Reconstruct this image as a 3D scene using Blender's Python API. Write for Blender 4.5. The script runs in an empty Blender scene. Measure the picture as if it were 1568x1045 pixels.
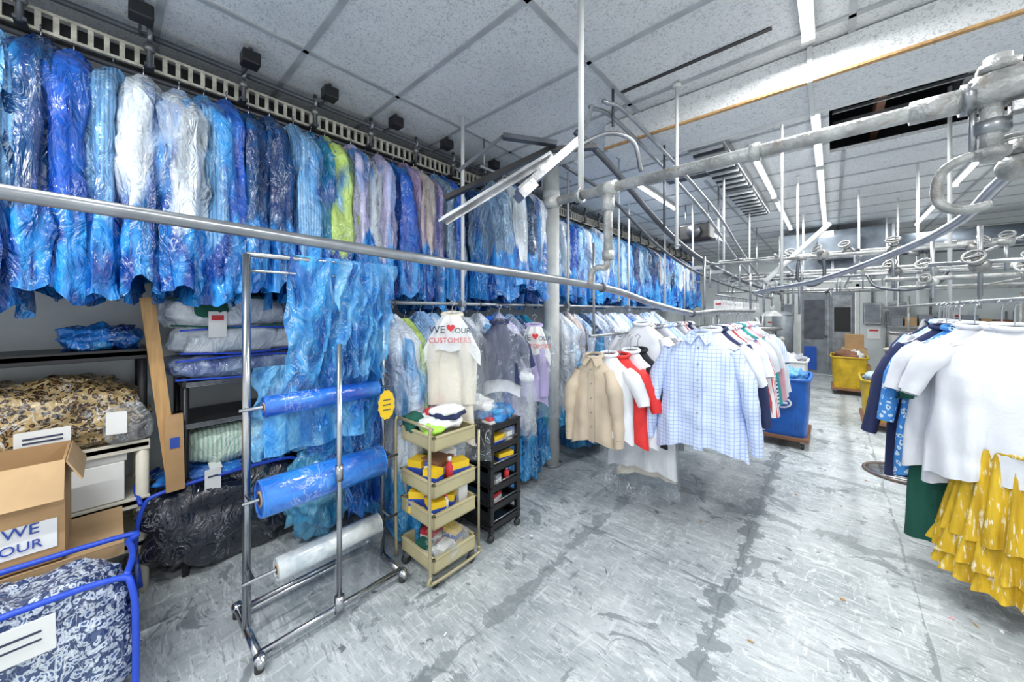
import bpy, bmesh, math, random
from math import sin, cos, pi, radians
from mathutils import Vector, Matrix, noise
random.seed(7)
S = bpy.context.scene
COL = S.collection

# ------------------------------------------------------------------ materials
def _base(name):
    m = bpy.data.materials.new(name); m.use_nodes = True
    nt = m.node_tree
    return m, nt, nt.nodes['Principled BSDF'], nt.nodes, nt.links

def coords(N, L, scale=(1,1,1)):
    tc = N.new('ShaderNodeTexCoord'); mp = N.new('ShaderNodeMapping')
    mp.inputs['Scale'].default_value = scale
    L.new(tc.outputs['Object'], mp.inputs['Vector'])
    return mp.outputs['Vector']
def _noise(N,L,v,sc,det=5,dist=0):
    n=N.new('ShaderNodeTexNoise'); n.inputs['Scale'].default_value=sc; n.inputs['Detail'].default_value=det; n.inputs['Distortion'].default_value=dist
    L.new(v,n.inputs['Vector']); return n.outputs['Fac']
def _map(N,L,f,a,b,c,d):
    mr=N.new('ShaderNodeMapRange'); mr.inputs['From Min'].default_value=a; mr.inputs['From Max'].default_value=b
    mr.inputs['To Min'].default_value=c; mr.inputs['To Max'].default_value=d; L.new(f,mr.inputs['Value']); return mr.outputs['Result']
def _math(N,L,op,a,b=None):
    m=N.new('ShaderNodeMath'); m.operation=op
    for i,q in enumerate((a,b)):
        if q is None: continue
        if isinstance(q,(int,float)): m.inputs[i].default_value=q
        else: L.new(q,m.inputs[i])
    return m.outputs[0]
def _mix(N,L,f,a,b):
    mx=N.new('ShaderNodeMix'); mx.data_type='RGBA'
    if isinstance(f,(int,float)): mx.inputs['Factor'].default_value=f
    else: L.new(f,mx.inputs['Factor'])
    for k,q in (('A',a),('B',b)):
        if isinstance(q,tuple): mx.inputs[k].default_value=(*q,1)
        else: L.new(q,mx.inputs[k])
    return mx.outputs['Result']
def crinkle(N,L,amount,sc=11,wd=.028):
    """thin white highlights along polythene creases, painted into the base colour"""
    v2=coords(N,L,(1,1,.6)); w=_noise(N,L,v2,sc,4,2.2)
    ridge=_map(N,L,_math(N,L,'ABSOLUTE',_math(N,L,'SUBTRACT',w,.5)),0,wd,1,0)
    gate=_map(N,L,_noise(N,L,v2,5,2,0),.48,.62,0,amount)
    return _math(N,L,'MULTIPLY',ridge,gate),w,v2

def M(name, col, rough=.5, metal=0, bump=0, bscale=20, var=.12, vscale=6, coat=0, alpha=1, stretch=(1,1,1), col2=None, wrap=0, rust=0):
    m, nt, b, N, L = _base(name)
    v = coords(N, L, stretch)
    n = N.new('ShaderNodeTexNoise'); n.inputs['Scale'].default_value = vscale; n.inputs['Detail'].default_value = 4
    L.new(v, n.inputs['Vector'])
    r = N.new('ShaderNodeValToRGB')
    c2 = col2 if col2 else tuple(c*(1-var) for c in col)
    r.color_ramp.elements[0].position = .35; r.color_ramp.elements[1].position = .65
    r.color_ramp.elements[0].color = (*c2, 1); r.color_ramp.elements[1].color = (*col, 1)
    L.new(n.outputs['Fac'], r.inputs['Fac']); c=r.outputs['Color']
    if rust: c=_mix(N,L,_map(N,L,_noise(N,L,v,17,6,.5),.58,.66,0,rust),c,(.22,.15,.10))
    w=None
    if wrap:
        st,w,_=crinkle(N,L,wrap); c=_mix(N,L,st,c,(.85,.90,.95))
    L.new(c, b.inputs['Base Color'])
    b.inputs['Roughness'].default_value = rough; b.inputs['Metallic'].default_value = metal
    b.inputs['Coat Weight'].default_value = coat; b.inputs['Coat Roughness'].default_value = .12
    b.inputs['Alpha'].default_value = alpha
    if bump:
        if w is None: w=_noise(N,L,v,bscale,5)
        bp = N.new('ShaderNodeBump'); bp.inputs['Strength'].default_value = bump; bp.inputs['Distance'].default_value = .02
        L.new(w, bp.inputs['Height']); L.new(bp.outputs['Normal'], b.inputs['Normal'])
        if coat: L.new(bp.outputs['Normal'], b.inputs['Coat Normal'])
    return m

def film_nodes(N,L,deep,light,sc=9,streak=.75):
    v=coords(N,L,(1,1,.28))
    n=_noise(N,L,v,sc,6,.9)
    r=N.new('ShaderNodeValToRGB'); r.color_ramp.elements[0].position=.38; r.color_ramp.elements[1].position=.60
    r.color_ramp.elements[0].color=(*deep,1); r.color_ramp.elements[1].color=(*light,1); L.new(n,r.inputs['Fac'])
    st,w,v2=crinkle(N,L,streak,11,.024)
    return v,v2,r.outputs['Color'],st,w
def film_bump(N,L,b,w,strength=1.0):
    bp=N.new('ShaderNodeBump'); bp.inputs['Strength'].default_value=strength; bp.inputs['Distance'].default_value=.035
    L.new(w,bp.inputs['Height']); L.new(bp.outputs['Normal'],b.inputs['Normal'])
def M_plastic(name, deep, light, amin, amax, sc=9, streak=.75, scol=(.70,.88,1.0)):
    m, nt, b, N, L = _base(name)
    v,v2,c,st,w=film_nodes(N,L,deep,light,sc,streak)
    L.new(_mix(N,L,st,c,scol),b.inputs['Base Color'])
    a=_map(N,L,_noise(N,L,v,sc*.6,5),.35,.65,amin,amax)
    L.new(_math(N,L,'MAXIMUM',a,st),b.inputs['Alpha'])
    b.inputs['Roughness'].default_value=.13; b.inputs['Specular IOR Level'].default_value=.8
    film_bump(N,L,b,w)
    return m
def M_bag(name, tint, zcut, deep=(.0,.055,.33), light=(.03,.33,.84), amt=.85, stripes=0, cool=1.0):
    """garment seen through crinkled blue film; below zcut only the film"""
    m, nt, b, N, L = _base(name)
    v,v2,c,st,w=film_nodes(N,L,deep,light,9,.62)
    k0=.62+.30*(1-cool)
    t=tuple(min(1,a*k+o) for a,k,o in zip(tint,(k0,.86,1.0),(.0,.02,.05)))
    tc=t
    if stripes:
        wv=N.new('ShaderNodeTexWave'); wv.bands_direction='Y'; wv.inputs['Scale'].default_value=stripes; L.new(coords(N,L),wv.inputs['Vector'])
        tc=_mix(N,L,_math(N,L,'GREATER_THAN',wv.outputs['Fac'],.65),t,tuple(x*.5+.02 for x in t))
    tc2=_mix(N,L,_map(N,L,_noise(N,L,coords(N,L,(1,1,.25)),8,3,.5),.38,.60,.55,0),tc,tuple(x*.35 for x in t))
    mask=_map(N,L,_noise(N,L,v,4.5,5,.6),.36,.47,.10,amt)
    sx=N.new('ShaderNodeSeparateXYZ'); L.new(coords(N,L),sx.inputs[0])
    zz=_math(N,L,'ADD',sx.outputs['Z'],_math(N,L,'MULTIPLY',_math(N,L,'SUBTRACT',_noise(N,L,coords(N,L,(1,1,.1)),9,2),.5),.8))
    low=_map(N,L,zz,zcut-.02,zcut+.03,0,1)
    L.new(_mix(N,L,st,_mix(N,L,_math(N,L,'MULTIPLY',mask,low),c,tc2),(.75,.91,1.0)),b.inputs['Base Color'])  # pale streaks are highlights mixed into the film colour
    b.inputs['Roughness'].default_value=.15; b.inputs['Specular IOR Level'].default_value=.8
    film_bump(N,L,b,w,.9)
    return m

def M_stripe(name, c1, c2, pitch=.025, axis='X', thr=.5, rough=.8, check=False, wrap=0):
    m, nt, b, N, L = _base(name)
    v = coords(N, L)
    def wave(ax):
        w = N.new('ShaderNodeTexWave'); w.bands_direction = ax; w.inputs['Scale'].default_value = .314/pitch
        L.new(v, w.inputs['Vector'])
        g = N.new('ShaderNodeMath'); g.operation = 'GREATER_THAN'; g.inputs[1].default_value = thr
        L.new(w.outputs['Fac'], g.inputs[0]); return g.outputs[0]
    f = wave(axis)
    if check:
        f2 = wave('Z'); a = N.new('ShaderNodeMath'); a.operation = 'MAXIMUM'
        L.new(f, a.inputs[0]); L.new(f2, a.inputs[1]); f = a.outputs[0]
    c=_mix(N,L,f,c1,c2)
    if wrap:
        st,w,_=crinkle(N,L,wrap); c=_mix(N,L,st,c,(.9,.95,.95)); film_bump(N,L,b,w,.6)
    L.new(c, b.inputs['Base Color'])
    b.inputs['Roughness'].default_value = rough
    return m

def M_spots(name, base, spot, scale=40, thr=.35, rough=.3, coat=1, bump=.6, wrap=.8, base2=None):
    m, nt, b, N, L = _base(name)
    v = coords(N, L)
    n0 = N.new('ShaderNodeTexNoise'); n0.inputs['Scale'].default_value = scale*.6
    L.new(v, n0.inputs['Vector'])
    ad = N.new('ShaderNodeMix'); ad.data_type = 'VECTOR'; ad.inputs['Factor'].default_value = .05
    L.new(v, ad.inputs['A']); L.new(n0.outputs['Color'], ad.inputs['B'])
    vo = N.new('ShaderNodeTexVoronoi'); vo.inputs['Scale'].default_value = scale
    L.new(ad.outputs['Result'], vo.inputs['Vector'])
    r = N.new('ShaderNodeValToRGB'); r.color_ramp.interpolation = 'CONSTANT'
    b2=base2 or tuple([c*.55 for c in base])
    r.color_ramp.elements[0].position = 0; r.color_ramp.elements[0].color = (*b2,1)
    r.color_ramp.elements[1].position = thr*.6; r.color_ramp.elements[1].color = (*spot, 1)
    e = r.color_ramp.elements.new(thr*1.25); e.color = (*base, 1)
    L.new(vo.outputs['Distance'], r.inputs['Fac']); c=r.outputs['Color']
    st,w,_=crinkle(N,L,wrap)
    if wrap: c=_mix(N,L,st,c,(.85,.9,.95))
    L.new(c, b.inputs['Base Color'])
    b.inputs['Roughness'].default_value = rough; b.inputs['Coat Weight'].default_value = coat; b.inputs['Coat Roughness'].default_value = .1
    bp = N.new('ShaderNodeBump'); bp.inputs['Strength'].default_value = bump; bp.inputs['Distance'].default_value = .03
    L.new(w, bp.inputs['Height']); L.new(bp.outputs['Normal'], b.inputs['Normal']); L.new(bp.outputs['Normal'], b.inputs['Coat Normal'])
    return m

chrome = M('chrome', (.58,.60,.63), .2, 1, var=.3)
steel = M('worn_galvanised_steel', (.42,.44,.46), .35, .8, bump=.15, bscale=40, var=.4)
pipeM = M('painted_pipe', (.52,.53,.52), .45, .35, bump=.35, bscale=60, var=.5, vscale=14, rust=.45)
darkrail = M('dark_grey_rail', (.12,.13,.15), .4, .5, var=.3)
blackM = M('black_plastic', (.015,.015,.017), .4, bump=.1)
creamM = M('cream_rail', (.70,.67,.56), .5, var=.4, vscale=20)
whiteP = M('white_paint', (.74,.75,.74), .5, var=.15)
valveM = M('grey_valve_metal', (.40,.40,.39), .4, .7, var=.4, rust=.3)
beigeM = M('beige_cart_plastic', (.52,.46,.27), .45, var=.15)
shelfW = M('ivory_shelf_plastic', (.74,.71,.60), .5)
card = M('cardboard', (.50,.31,.15), .85, var=.15, bump=.1)
card2 = M('cardboard_light', (.58,.39,.21), .85, var=.15)
paper = M('white_paper', (.84,.85,.84), .7, var=.05)
wood = M('orange_wood', (.60,.35,.14), .6, stretch=(6,6,.6), var=.35)
yellowB = M('yellow_box', (.88,.58,.02), .5, var=.08)
blueB = M('blue_label', (.03,.08,.42), .5)
redM = M('red_cloth', (.75,.03,.03), .7)
redL = M('red_print', (.65,.04,.05), .6)
casterM = M('caster_rubber', (.05,.05,.05), .6)
blueTrim = M('royal_blue_piping', (.02,.08,.62), .4, bump=.3)
inkM = M('dark_ink', (.04,.05,.1), .6)
BAG = M_plastic('blue_garment_plastic', (.0,.10,.50), (.06,.44,.92), .45, .9)
BAG2 = M_plastic('pale_blue_garment_plastic', (.02,.28,.75), (.22,.64,1.0), .3, .8)
BAG3 = M_plastic('deep_blue_garment_plastic', (.0,.03,.26), (.02,.22,.72), .9, 1.0)
CLEAR = M_plastic('clear_plastic_film', (.7,.8,.88), (.92,.96,1.0), .03, .25, streak=.7, scol=(.95,.98,1))
ROLLB = M('blue_film_roll', (.03,.26,.82), .15, bump=.35, bscale=25, col2=(.005,.08,.50), coat=1, stretch=(1,.3,1), vscale=12, wrap=.5)
ROLLC = M('clear_film_roll', (.74,.78,.80), .2, bump=.2, bscale=25, col2=(.45,.52,.56), coat=1, vscale=14)

def cloth(n, c, v=.1): return M('cloth_'+n, c, .85, bump=.12, bscale=60, var=v)
cW = cloth('white', (.80,.82,.87)); cLB = cloth('light_blue', (.45,.62,.86)); cNV = cloth('navy', (.02,.03,.10))
cGR = cloth('grey', (.30,.32,.37)); cBK = cloth('black', (.02,.02,.03)); cGN = cloth('lime', (.42,.75,.10))
cPU = cloth('lilac', (.50,.44,.74)); cBE = cloth('beige', (.60,.50,.38)); cPK = cloth('pink', (.8,.42,.50))
cTE = cloth('teal', (.03,.35,.35)); cCR = cloth('cream', (.80,.74,.62)); cRD = redM
cTN = cloth('brown', (.25,.12,.07)); cDG = cloth('dark_green', (.01,.10,.07)); cRB = cloth('royal_blue', (.03,.12,.55))
pCK = M_stripe('blue_check_cloth', (.62,.72,.93), (.36,.46,.78), .026, 'X', .93, check=True)
pST = M_stripe('blue_stripe_cloth', (.78,.83,.92), (.25,.4,.75), .014, 'X', .8)
pRD = M_stripe('red_stripe_cloth', (.85,.85,.85), (.6,.08,.1), .02, 'Y', .65)
pBW = M_stripe('navy_stripe_cloth', (.85,.87,.9), (.03,.06,.25), .03, 'Z', .6)
pGS = M_stripe('green_stripe_cloth', (.66,.78,.68), (.36,.56,.44), .022, 'Y', .6, rough=.25, wrap=.6)
leop = M_spots('leopard_blanket', (.55,.39,.17), (.04,.025,.015), 44, .40, bump=.8, base2=(.32,.17,.06))
flor = M_spots('navy_floral_quilt', (.03,.06,.17), (.55,.62,.72), 46, .42, bump=1.0, base2=(.04,.10,.28))
pBL = M_spots('blue_leaf_cloth', (.05,.25,.65), (.6,.75,.9), 26, .3, rough=.8, coat=0, bump=.1, wrap=0)
tints = dict(white=(.92,.94,.96), sky=(.45,.68,.95), navy=(.01,.02,.10), lime=(.80,.95,.12), lilac=(.95,.78,.98), grey=(.5,.5,.55),
             black=(.01,.01,.02), royal=(.02,.10,.60), red=(.9,.10,.16), tan=(.90,.66,.48), pink=(1.0,.70,.76), wht=(1.1,1.05,1), teal=(.02,.30,.38), mauve=(.62,.38,.50))
UP={k:M_bag('upper_bag_'+k,t,2.08,amt=.95 if k in('lime','lilac','wht','pink','tan','mauve') else .85, stripes=(22 if k in('sky','grey') else 0), cool=.5 if k in('lilac','pink','tan','wht','mauve','lime') else 1) for k,t in tints.items()}
LO={k:M_bag('lower_bag_'+k,t,.50,deep=(.0,.12,.38),light=(.07,.42,.80),amt=.92, stripes=(22 if k in('sky','grey') else 0), cool=.4) for k,t in tints.items()}

# ------------------------------------------------------------------ mesh builder
class MB:
    def __init__(s, name): s.name=name; s.v=[]; s.f=[]; s.mi=[]; s.sm=[]; s.mats=[]
    def add(s, vs, fs, mat, smooth=True):
        if mat not in s.mats: s.mats.append(mat)
        k = s.mats.index(mat); o = len(s.v)
        s.v.extend([tuple(p) for p in vs])
        for f in fs:
            s.f.append([i+o for i in f]); s.mi.append(k); s.sm.append(smooth)
    def bm(s, b, mat, smooth=False):
        b.verts.index_update()
        s.add([v.co.copy() for v in b.verts], [[v.index for v in f.verts] for f in b.faces], mat, smooth); b.free()
    def box(s, c, size, mat, rz=0, bev=0, rx=0, ry=0):
        b = bmesh.new(); bmesh.ops.create_cube(b, size=1)
        for v in b.verts: v.co = Vector((v.co.x*size[0], v.co.y*size[1], v.co.z*size[2]))
        if bev: bmesh.ops.bevel(b, geom=b.edges[:], offset=bev, segments=2, affect='EDGES', profile=.5)
        R = Matrix.Rotation(rz,4,'Z') @ Matrix.Rotation(ry,4,'Y') @ Matrix.Rotation(rx,4,'X')
        bmesh.ops.transform(b, matrix=Matrix.Translation(c) @ R, verts=b.verts[:])
        s.bm(b, mat, False)
    def bx(s, a, b, mat, bev=0):
        s.box([(a[i]+b[i])/2 for i in range(3)], [abs(b[i]-a[i]) for i in range(3)], mat, bev=bev)
    def vt(s, pts, radii, mat, n=10, cap=True, flat=1.0):
        pts = [Vector(p) for p in pts]; vs=[]; fs=[]
        prevu = None
        for i,p in enumerate(pts):
            t = (pts[min(i+1,len(pts)-1)]-pts[max(i-1,0)])
            if t.length < 1e-9: t = Vector((0,0,1))
            t.normalize()
            if prevu is None:
                ref = Vector((0,0,1)) if abs(t.z) < .9 else Vector((1,0,0))
                u = t.cross(ref).normalized()
            else:
                u = (prevu - t*prevu.dot(t)).normalized()
            prevu = u; w = t.cross(u)
            for k in range(n):
                a = 2*pi*k/n; vs.append(p + (u*cos(a) + w*sin(a)*flat)*radii[i])
        for i in range(len(pts)-1):
            for k in range(n):
                fs.append([i*n+k, i*n+(k+1)%n, (i+1)*n+(k+1)%n, (i+1)*n+k])
        if cap: fs.append(list(range(n))[::-1]); fs.append([(len(pts)-1)*n+k for k in range(n)])
        s.add(vs, fs, mat)
    def cyl(s, a, b, r, mat, n=12, r2=None): s.vt([a,b],[r, r if r2 is None else r2], mat, n)
    def tube(s, pts, r, mat, n=10, sub=6):
        P = [Vector(p) for p in pts]
        if len(P) > 2:
            Q=[]; E=[P[0]*2-P[1]]+P+[P[-1]*2-P[-2]]
            for i in range(1,len(E)-2):
                for j in range(sub):
                    t=j/sub; p0,p1,p2,p3=E[i-1:i+3]
                    Q.append(.5*((2*p1)+(p2-p0)*t+(2*p0-5*p1+4*p2-p3)*t*t+(3*p1-p0-3*p2+p3)*t**3))
            Q.append(P[-1]); P=Q
        s.vt(P,[r]*len(P),mat,n)
    def beam(s, a, b, w, h, mat):
        a=Vector(a); b=Vector(b); t=(b-a).normalized(); ref=Vector((0,0,1))
        u=t.cross(ref).normalized(); v=u.cross(t)
        vs=[p+u*(i*w/2)+v*(j*h/2) for p in (a,b) for i,j in ((-1,-1),(1,-1),(1,1),(-1,1))]
        s.add(vs,[[0,1,2,3],[7,6,5,4],[0,4,5,1],[1,5,6,2],[2,6,7,3],[3,7,4,0]],mat,False)
    def grid(s, fn, nu, nv, mat, closeu=False):
        vs=[fn(i/(nu if closeu else nu-1), j/(nv-1)) for j in range(nv) for i in range(nu)]
        fs=[]
        for j in range(nv-1):
            for i in range(nu if closeu else nu-1):
                fs.append([j*nu+i, j*nu+(i+1)%nu, (j+1)*nu+(i+1)%nu, (j+1)*nu+i])
        s.add(vs, fs, mat)
    def pillow(s, c, size, mat, e=.5, amp=.02, seed=0, rz=0, nu=36, nv=22, fr=7, flatb=True, ry=0, crease=0):
        c=Vector(c); a=Vector(size)/2
        R=Matrix.Rotation(rz,3,'Z') @ Matrix.Rotation(ry,3,'Y')
        pw=lambda x,k: math.copysign(abs(x)**k, x)
        def fn(u,v):
            la=(v-.5)*pi; lo=u*2*pi
            p=Vector((a.x*pw(cos(la),e)*pw(cos(lo),e), a.y*pw(cos(la),e)*pw(sin(lo),e), a.z*pw(sin(la),e*1.3)))
            d=noise.noise(p*fr+Vector((seed*3.7,0,0)))*amp + noise.noise(p*fr*2.7+Vector((seed,5,0)))*amp*.6
            if crease: d-=crease*abs(noise.noise(p*fr*1.3+Vector((9,seed,2))))
            q=p*(1+d/max(.05,p.length))
            if flatb and q.z < -a.z: q.z=-a.z
            return c+R@q
        s.grid(fn,nu,nv,mat,True)
    def torus(s, c, R, r, mat, ax=(0,0,1), n=24):
        ax=Vector(ax).normalized(); ref=Vector((1,0,0)) if abs(ax.x)<.9 else Vector((0,1,0))
        u=ax.cross(ref).normalized(); v=ax.cross(u); c=Vector(c)
        pts=[c+(u*cos(2*pi*i/n)+v*sin(2*pi*i/n))*R for i in range(n+1)]
        s.vt(pts,[r]*(n+1),mat,8,cap=False)
    def build(s):
        me=bpy.data.meshes.new(s.name); me.from_pydata(s.v,[],s.f)
        for m in s.mats: me.materials.append(m)
        me.polygons.foreach_set('material_index', s.mi); me.polygons.foreach_set('use_smooth', s.sm)
        me.update()
        o=bpy.data.objects.new(s.name, me); COL.objects.link(o); return o

# ------------------------------------------------------------------ garments
def sg(x,k): return math.copysign(abs(x)**k, x)
def frame(x,y,z,yaw):
    c,s=cos(yaw),sin(yaw)
    return lambda u,v,w: Vector((x+u*c-v*s, y+u*s+v*c, z-w))
def hanger(mb, x,y,z,yaw,W,rail=.12, mat=None):
    T=frame(x,y,z,yaw); mat=mat or chrome
    mb.tube([T(-W/2+.03,0,.11),T(-.04,0,.02),T(0,0,-.01),T(.04,0,.02),T(W/2-.03,0,.11)],.003,mat,5,4)
    mb.tube([T(0,0,0),T(0,0,-rail+.03),T(.018,0,-rail+.008),T(0,0,-rail-.012),T(-.02,0,-rail+.005)],.003,mat,5,4)
def tpoint(T,a,w,W,L,ht,seed,flare,fa):
    if w<.03: hw=.06+.3*w
    elif w<.15: hw=.07+(W/2-.07)*((w-.03)/.12)**.8
    else: hw=W/2*(1-.06*sin(min(1,(w-.15)/.5)*pi)) + flare*(w-.15)/L
    t=max(0,min(1,(w-.08)/max(.1,L-.08)))
    th=.045+(ht-.045)*min(1,w/.25)
    u=hw*sg(cos(a),.85); v=th*sg(sin(a),.8)
    f=fa*t*(sin(u*34+seed*3.1+w*2.5)+.6*sin(u*67+seed*5.3-w*3))
    f+=.014*noise.noise(Vector((u*9,w*6,seed)))+.008*noise.noise(Vector((u*20,w*14,seed+9)))
    return T(u,v+f,w)
def shirt(mb,x,y,z,L=.78,W=.44,yaw=0,mat=None,sl=.55,seed=0,ht=.07,flare=.03,fa=.014,detail=False,nu=28,nv=16,hem=.03,hang=True,slmat=None,rail=.12,spread=.08):
    T=frame(x,y,z,yaw)
    def fn(u,v):
        a=u*2*pi; w=v*(L+hem*cos(2*a)*v**6)
        return tpoint(T,a,w,W,L,ht,seed,flare,fa)
    mb.grid(fn,nu,nv,mat,True)
    for sd in (-1,1):
        pts=[];rr=[]
        n=16 if detail else 6
        for i in range(n):
            t=i/(n-1); w=.10+sl*t
            pts.append(T(sd*(W/2-.055+.05*min(1,t*3)+spread*t), .012*sin(t*7+seed)-.01, w))
            rr.append((.05+.035*min(1,t*4))*(1-.38*t)+.004*sin(t*22+seed))
        mb.vt(pts,rr,slmat or mat,14 if detail else 8,cap=False,flat=.72)
        if detail and sl>.4:
            mb.vt([pts[-1]+Vector((0,0,.005)),pts[-1]-Vector((0,0,.055))],[rr[-1]*1.02,rr[-1]*.95],slmat or mat,12,cap=False,flat=.72)
    cp=[T(.068*cos(a),.05*sin(a),-.018-.012*sin(a)) for a in [2*pi*i/14 for i in range(15)]]
    mb.vt(cp,[.014]*15,mat,6,cap=False)
    if detail:
        for sd in (-1,1):
            mb.add([T(0,-.058,-.012),T(sd*.075,-.03,-.03),T(sd*.085,-.062,.035),T(sd*.045,-.083,.06)],[[0,1,2,3]],mat,False)
        vs=[];fs=[]
        for i in range(16):
            w=.03+(L-.05)*i/15
            for du in (-.017,.017):
                a=1.5*pi+du/(W/2)
                p=tpoint(T,a,w,W,L,ht,seed,flare,fa); q=T(0,-.006,0)-T(0,0,0)
                vs.append(p+q)
            if i: fs.append([2*i-2,2*i-1,2*i+1,2*i])
        mb.add(vs,fs,mat)
        for i in range(6):
            w=.08+.11*i; p=tpoint(T,1.5*pi,w,W,L,ht,seed,flare,fa)+(T(0,-.009,0)-T(0,0,0))
            mb.cyl(p,p+(T(0,-.004,0)-T(0,0,0)),.006,cGR,8)
    if hang: hanger(mb,x,y,z,yaw,W,rail)
def bag(mb,x,y,z,L,W,yaw,mat,seed,ht=.085,nu=26,nv=18,flare=.05,amp=.028,pleat=0):
    T=frame(x,y,z,yaw)
    def fn(uu,vv):
        a=uu*2*pi; w=-.05+vv*(L+.05+.12*noise.noise(Vector((cos(a)*1.5,sin(a)*1.5,seed))))
        if w<.0: hw=.02+.035*(w+.05)/.05; th=.02+.03*(w+.05)/.05
        elif w<.16: k=(w/.16)**.6; hw=.055+(W/2-.04)*k; th=.05+(ht-.05)*k
        else: hw=W/2+.015+flare*(w-.16)/L; th=ht*(1-.15*((w-.16)/L))
        g=min(1,(w+.1)*4)
        r1=abs(noise.noise(Vector((cos(a)*2.8+seed*1.7,sin(a)*2.8,w*.9))))
        r2=abs(noise.noise(Vector((cos(a)*6,sin(a)*6+seed,w*2.4))))
        r3=noise.noise(Vector((cos(a)*9,sin(a)*9+seed,w*11)))
        d=amp*(1.1-3.4*r1+.8-2.9*r2+.35*r3)*g
        if pleat: d+=pleat*sin(a*9+seed*2+w*1.5+1.5*r1)*g
        return T(hw*sg(cos(a),.7)+d*cos(a), (th+d*1.1)*sg(sin(a),.75), w)
    mb.grid(fn,nu,nv,mat,True)
def bagged_row(name,x,y0,y1,sp,z,L0,L1,mats,pal,W=.46,special=None,seed0=0,yw=.3,rail=.1,ht=.085,nu=34,nv=24):
    mb=MB(name); rnd=random.Random(seed0+5); y=y0; i=0
    while y<y1:
        L=rnd.uniform(L0,L1); yaw=rnd.uniform(-yw,yw); k=rnd.choice(pal)
        if special and i in special: k=special[i]
        m=mats[k]
        xx=x+rnd.uniform(-.04,.04); zz=z-rnd.uniform(0,.06); w=W*rnd.uniform(.88,1.06)
        bag(mb,xx,y,zz,L,w+.03,yaw,m,seed0+i*1.37,ht=ht*rnd.uniform(.85,1.15),nu=nu,nv=nv,pleat=.006)
        T=frame(xx,y,zz,yaw)
        mb.vt([T(.06*cos(a),.045*sin(a),.012) for a in [2*pi*q/10 for q in range(11)]],[.012]*11,m,6,cap=False)
        hanger(mb,xx,y,zz,yaw,w*.8,rail)
        y+=sp*rnd.uniform(.8,1.2); i+=1
    return mb.build()

# ------------------------------------------------------------------ room shell
CH=3.17; XL=-3.4; XR=4.2; YB=12.0; YF=-2.2
fm,nt,b,N,L=_base('worn_painted_concrete')
v=coords(N,L)
def nz(sc,det=6,dist=0,vec=None):
    n=N.new('ShaderNodeTexNoise'); n.inputs['Scale'].default_value=sc; n.inputs['Detail'].default_value=det; n.inputs['Distortion'].default_value=dist
    n.inputs['Roughness'].default_value=.66
    L.new(vec or v,n.inputs['Vector']); return n.outputs['Fac']
def ramp(f,p0,p1,c0,c1):
    r=N.new('ShaderNodeValToRGB'); r.color_ramp.elements[0].position=p0; r.color_ramp.elements[1].position=p1
    r.color_ramp.elements[0].color=(*c0,1); r.color_ramp.elements[1].color=(*c1,1); L.new(f,r.inputs['Fac']); return r.outputs['Color']
def mixc(f,a,bb): return _mix(N,L,f,a,bb)
def mth(op,a,bv): return _math(N,L,op,a,bv)
def rotv(rot,st):
    tc=N.new('ShaderNodeTexCoord'); mp=N.new('ShaderNodeMapping'); mp.inputs['Rotation'].default_value=(0,0,rot); mp.inputs['Scale'].default_value=st
    L.new(tc.outputs['Object'],mp.inputs['Vector']); return mp.outputs['Vector']
basec=ramp(nz(2.0,12,.5),.38,.64,(.27,.31,.33),(.52,.56,.58))
fine=ramp(nz(16,8,.6),.40,.62,(.0,.0,.0),(1,1,1))
basec=mixc(mth('MULTIPLY',fine,.30),basec,(.60,.64,.66))
for sc_,st_,rot in ((4,(1,5,1),.5),(5,(5,1,1),-.3),(6,(1,7,1),1.2),(4,(1,6,1),2.2)):
    s_=ramp(nz(sc_,10,1.6,rotv(rot,st_)),.575,.615,(0,0,0),(1,1,1))
    basec=mixc(mth('MULTIPLY',s_,.55),basec,(.72,.75,.76))
c=basec
for sc_,rot in ((5,.9),(7,-.5),(6,2.0)):
    dk=ramp(nz(sc_,10,1.2,rotv(rot,(1,5,1))),.60,.64,(0,0,0),(1,1,1))
    c=mixc(mth('MULTIPLY',dk,.6),c,(.19,.22,.24))
chips=ramp(nz(3.6,12,.9),.585,.605,(0,0,0),(1,1,1))
c=mixc(mth('MULTIPLY',chips,.72),c,(.17,.20,.215))
chips2=ramp(nz(10,10,.4),.65,.665,(0,0,0),(1,1,1))
c=mixc(mth('MULTIPLY',chips2,.85),c,(.11,.125,.135))
dots=ramp(nz(38,3,0),.69,.73,(0,0,0),(1,1,1))
c=mixc(mth('MULTIPLY',dots,.6),c,(.14,.15,.16))
sx=N.new('ShaderNodeSeparateXYZ'); L.new(v,sx.inputs[0])
wob=mth('MULTIPLY',mth('SUBTRACT',nz(2.5,8),.5),.12)
wn=nz(5,12)
def crack(x0,wd,axis='X'):
    d=mth('ABSOLUTE',mth('ADD',mth('SUBTRACT',sx.outputs[axis],x0),wob),None)
    w=mth('MULTIPLY',mth('SUBTRACT',wn,.42),wd)
    return mth('LESS_THAN',d,w)
for x0,wd,ax,am in ((-.45,.50,'X',.75),(-.45,.04,'X',.9),(-1.32,.34,'X',.6),(.35,.08,'X',.7),(3.4,.6,'Y',.6),(2.35,.07,'Y',.7),(4.6,.5,'Y',.5)):
    c=mixc(mth('MULTIPLY',crack(x0,wd,ax),am),c,(.17,.20,.21))
L.new(c,b.inputs['Base Color']); b.inputs['Roughness'].default_value=.40
bp=N.new('ShaderNodeBump'); bp.inputs['Strength'].default_value=.35; bp.inputs['Distance'].default_value=.01
L.new(nz(9,8),bp.inputs['Height']); L.new(bp.outputs['Normal'],b.inputs['Normal'])
mb=MB('floor'); mb.bx((XL,YF,-.1),(XR,YB,0),fm); mb.build()

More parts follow.
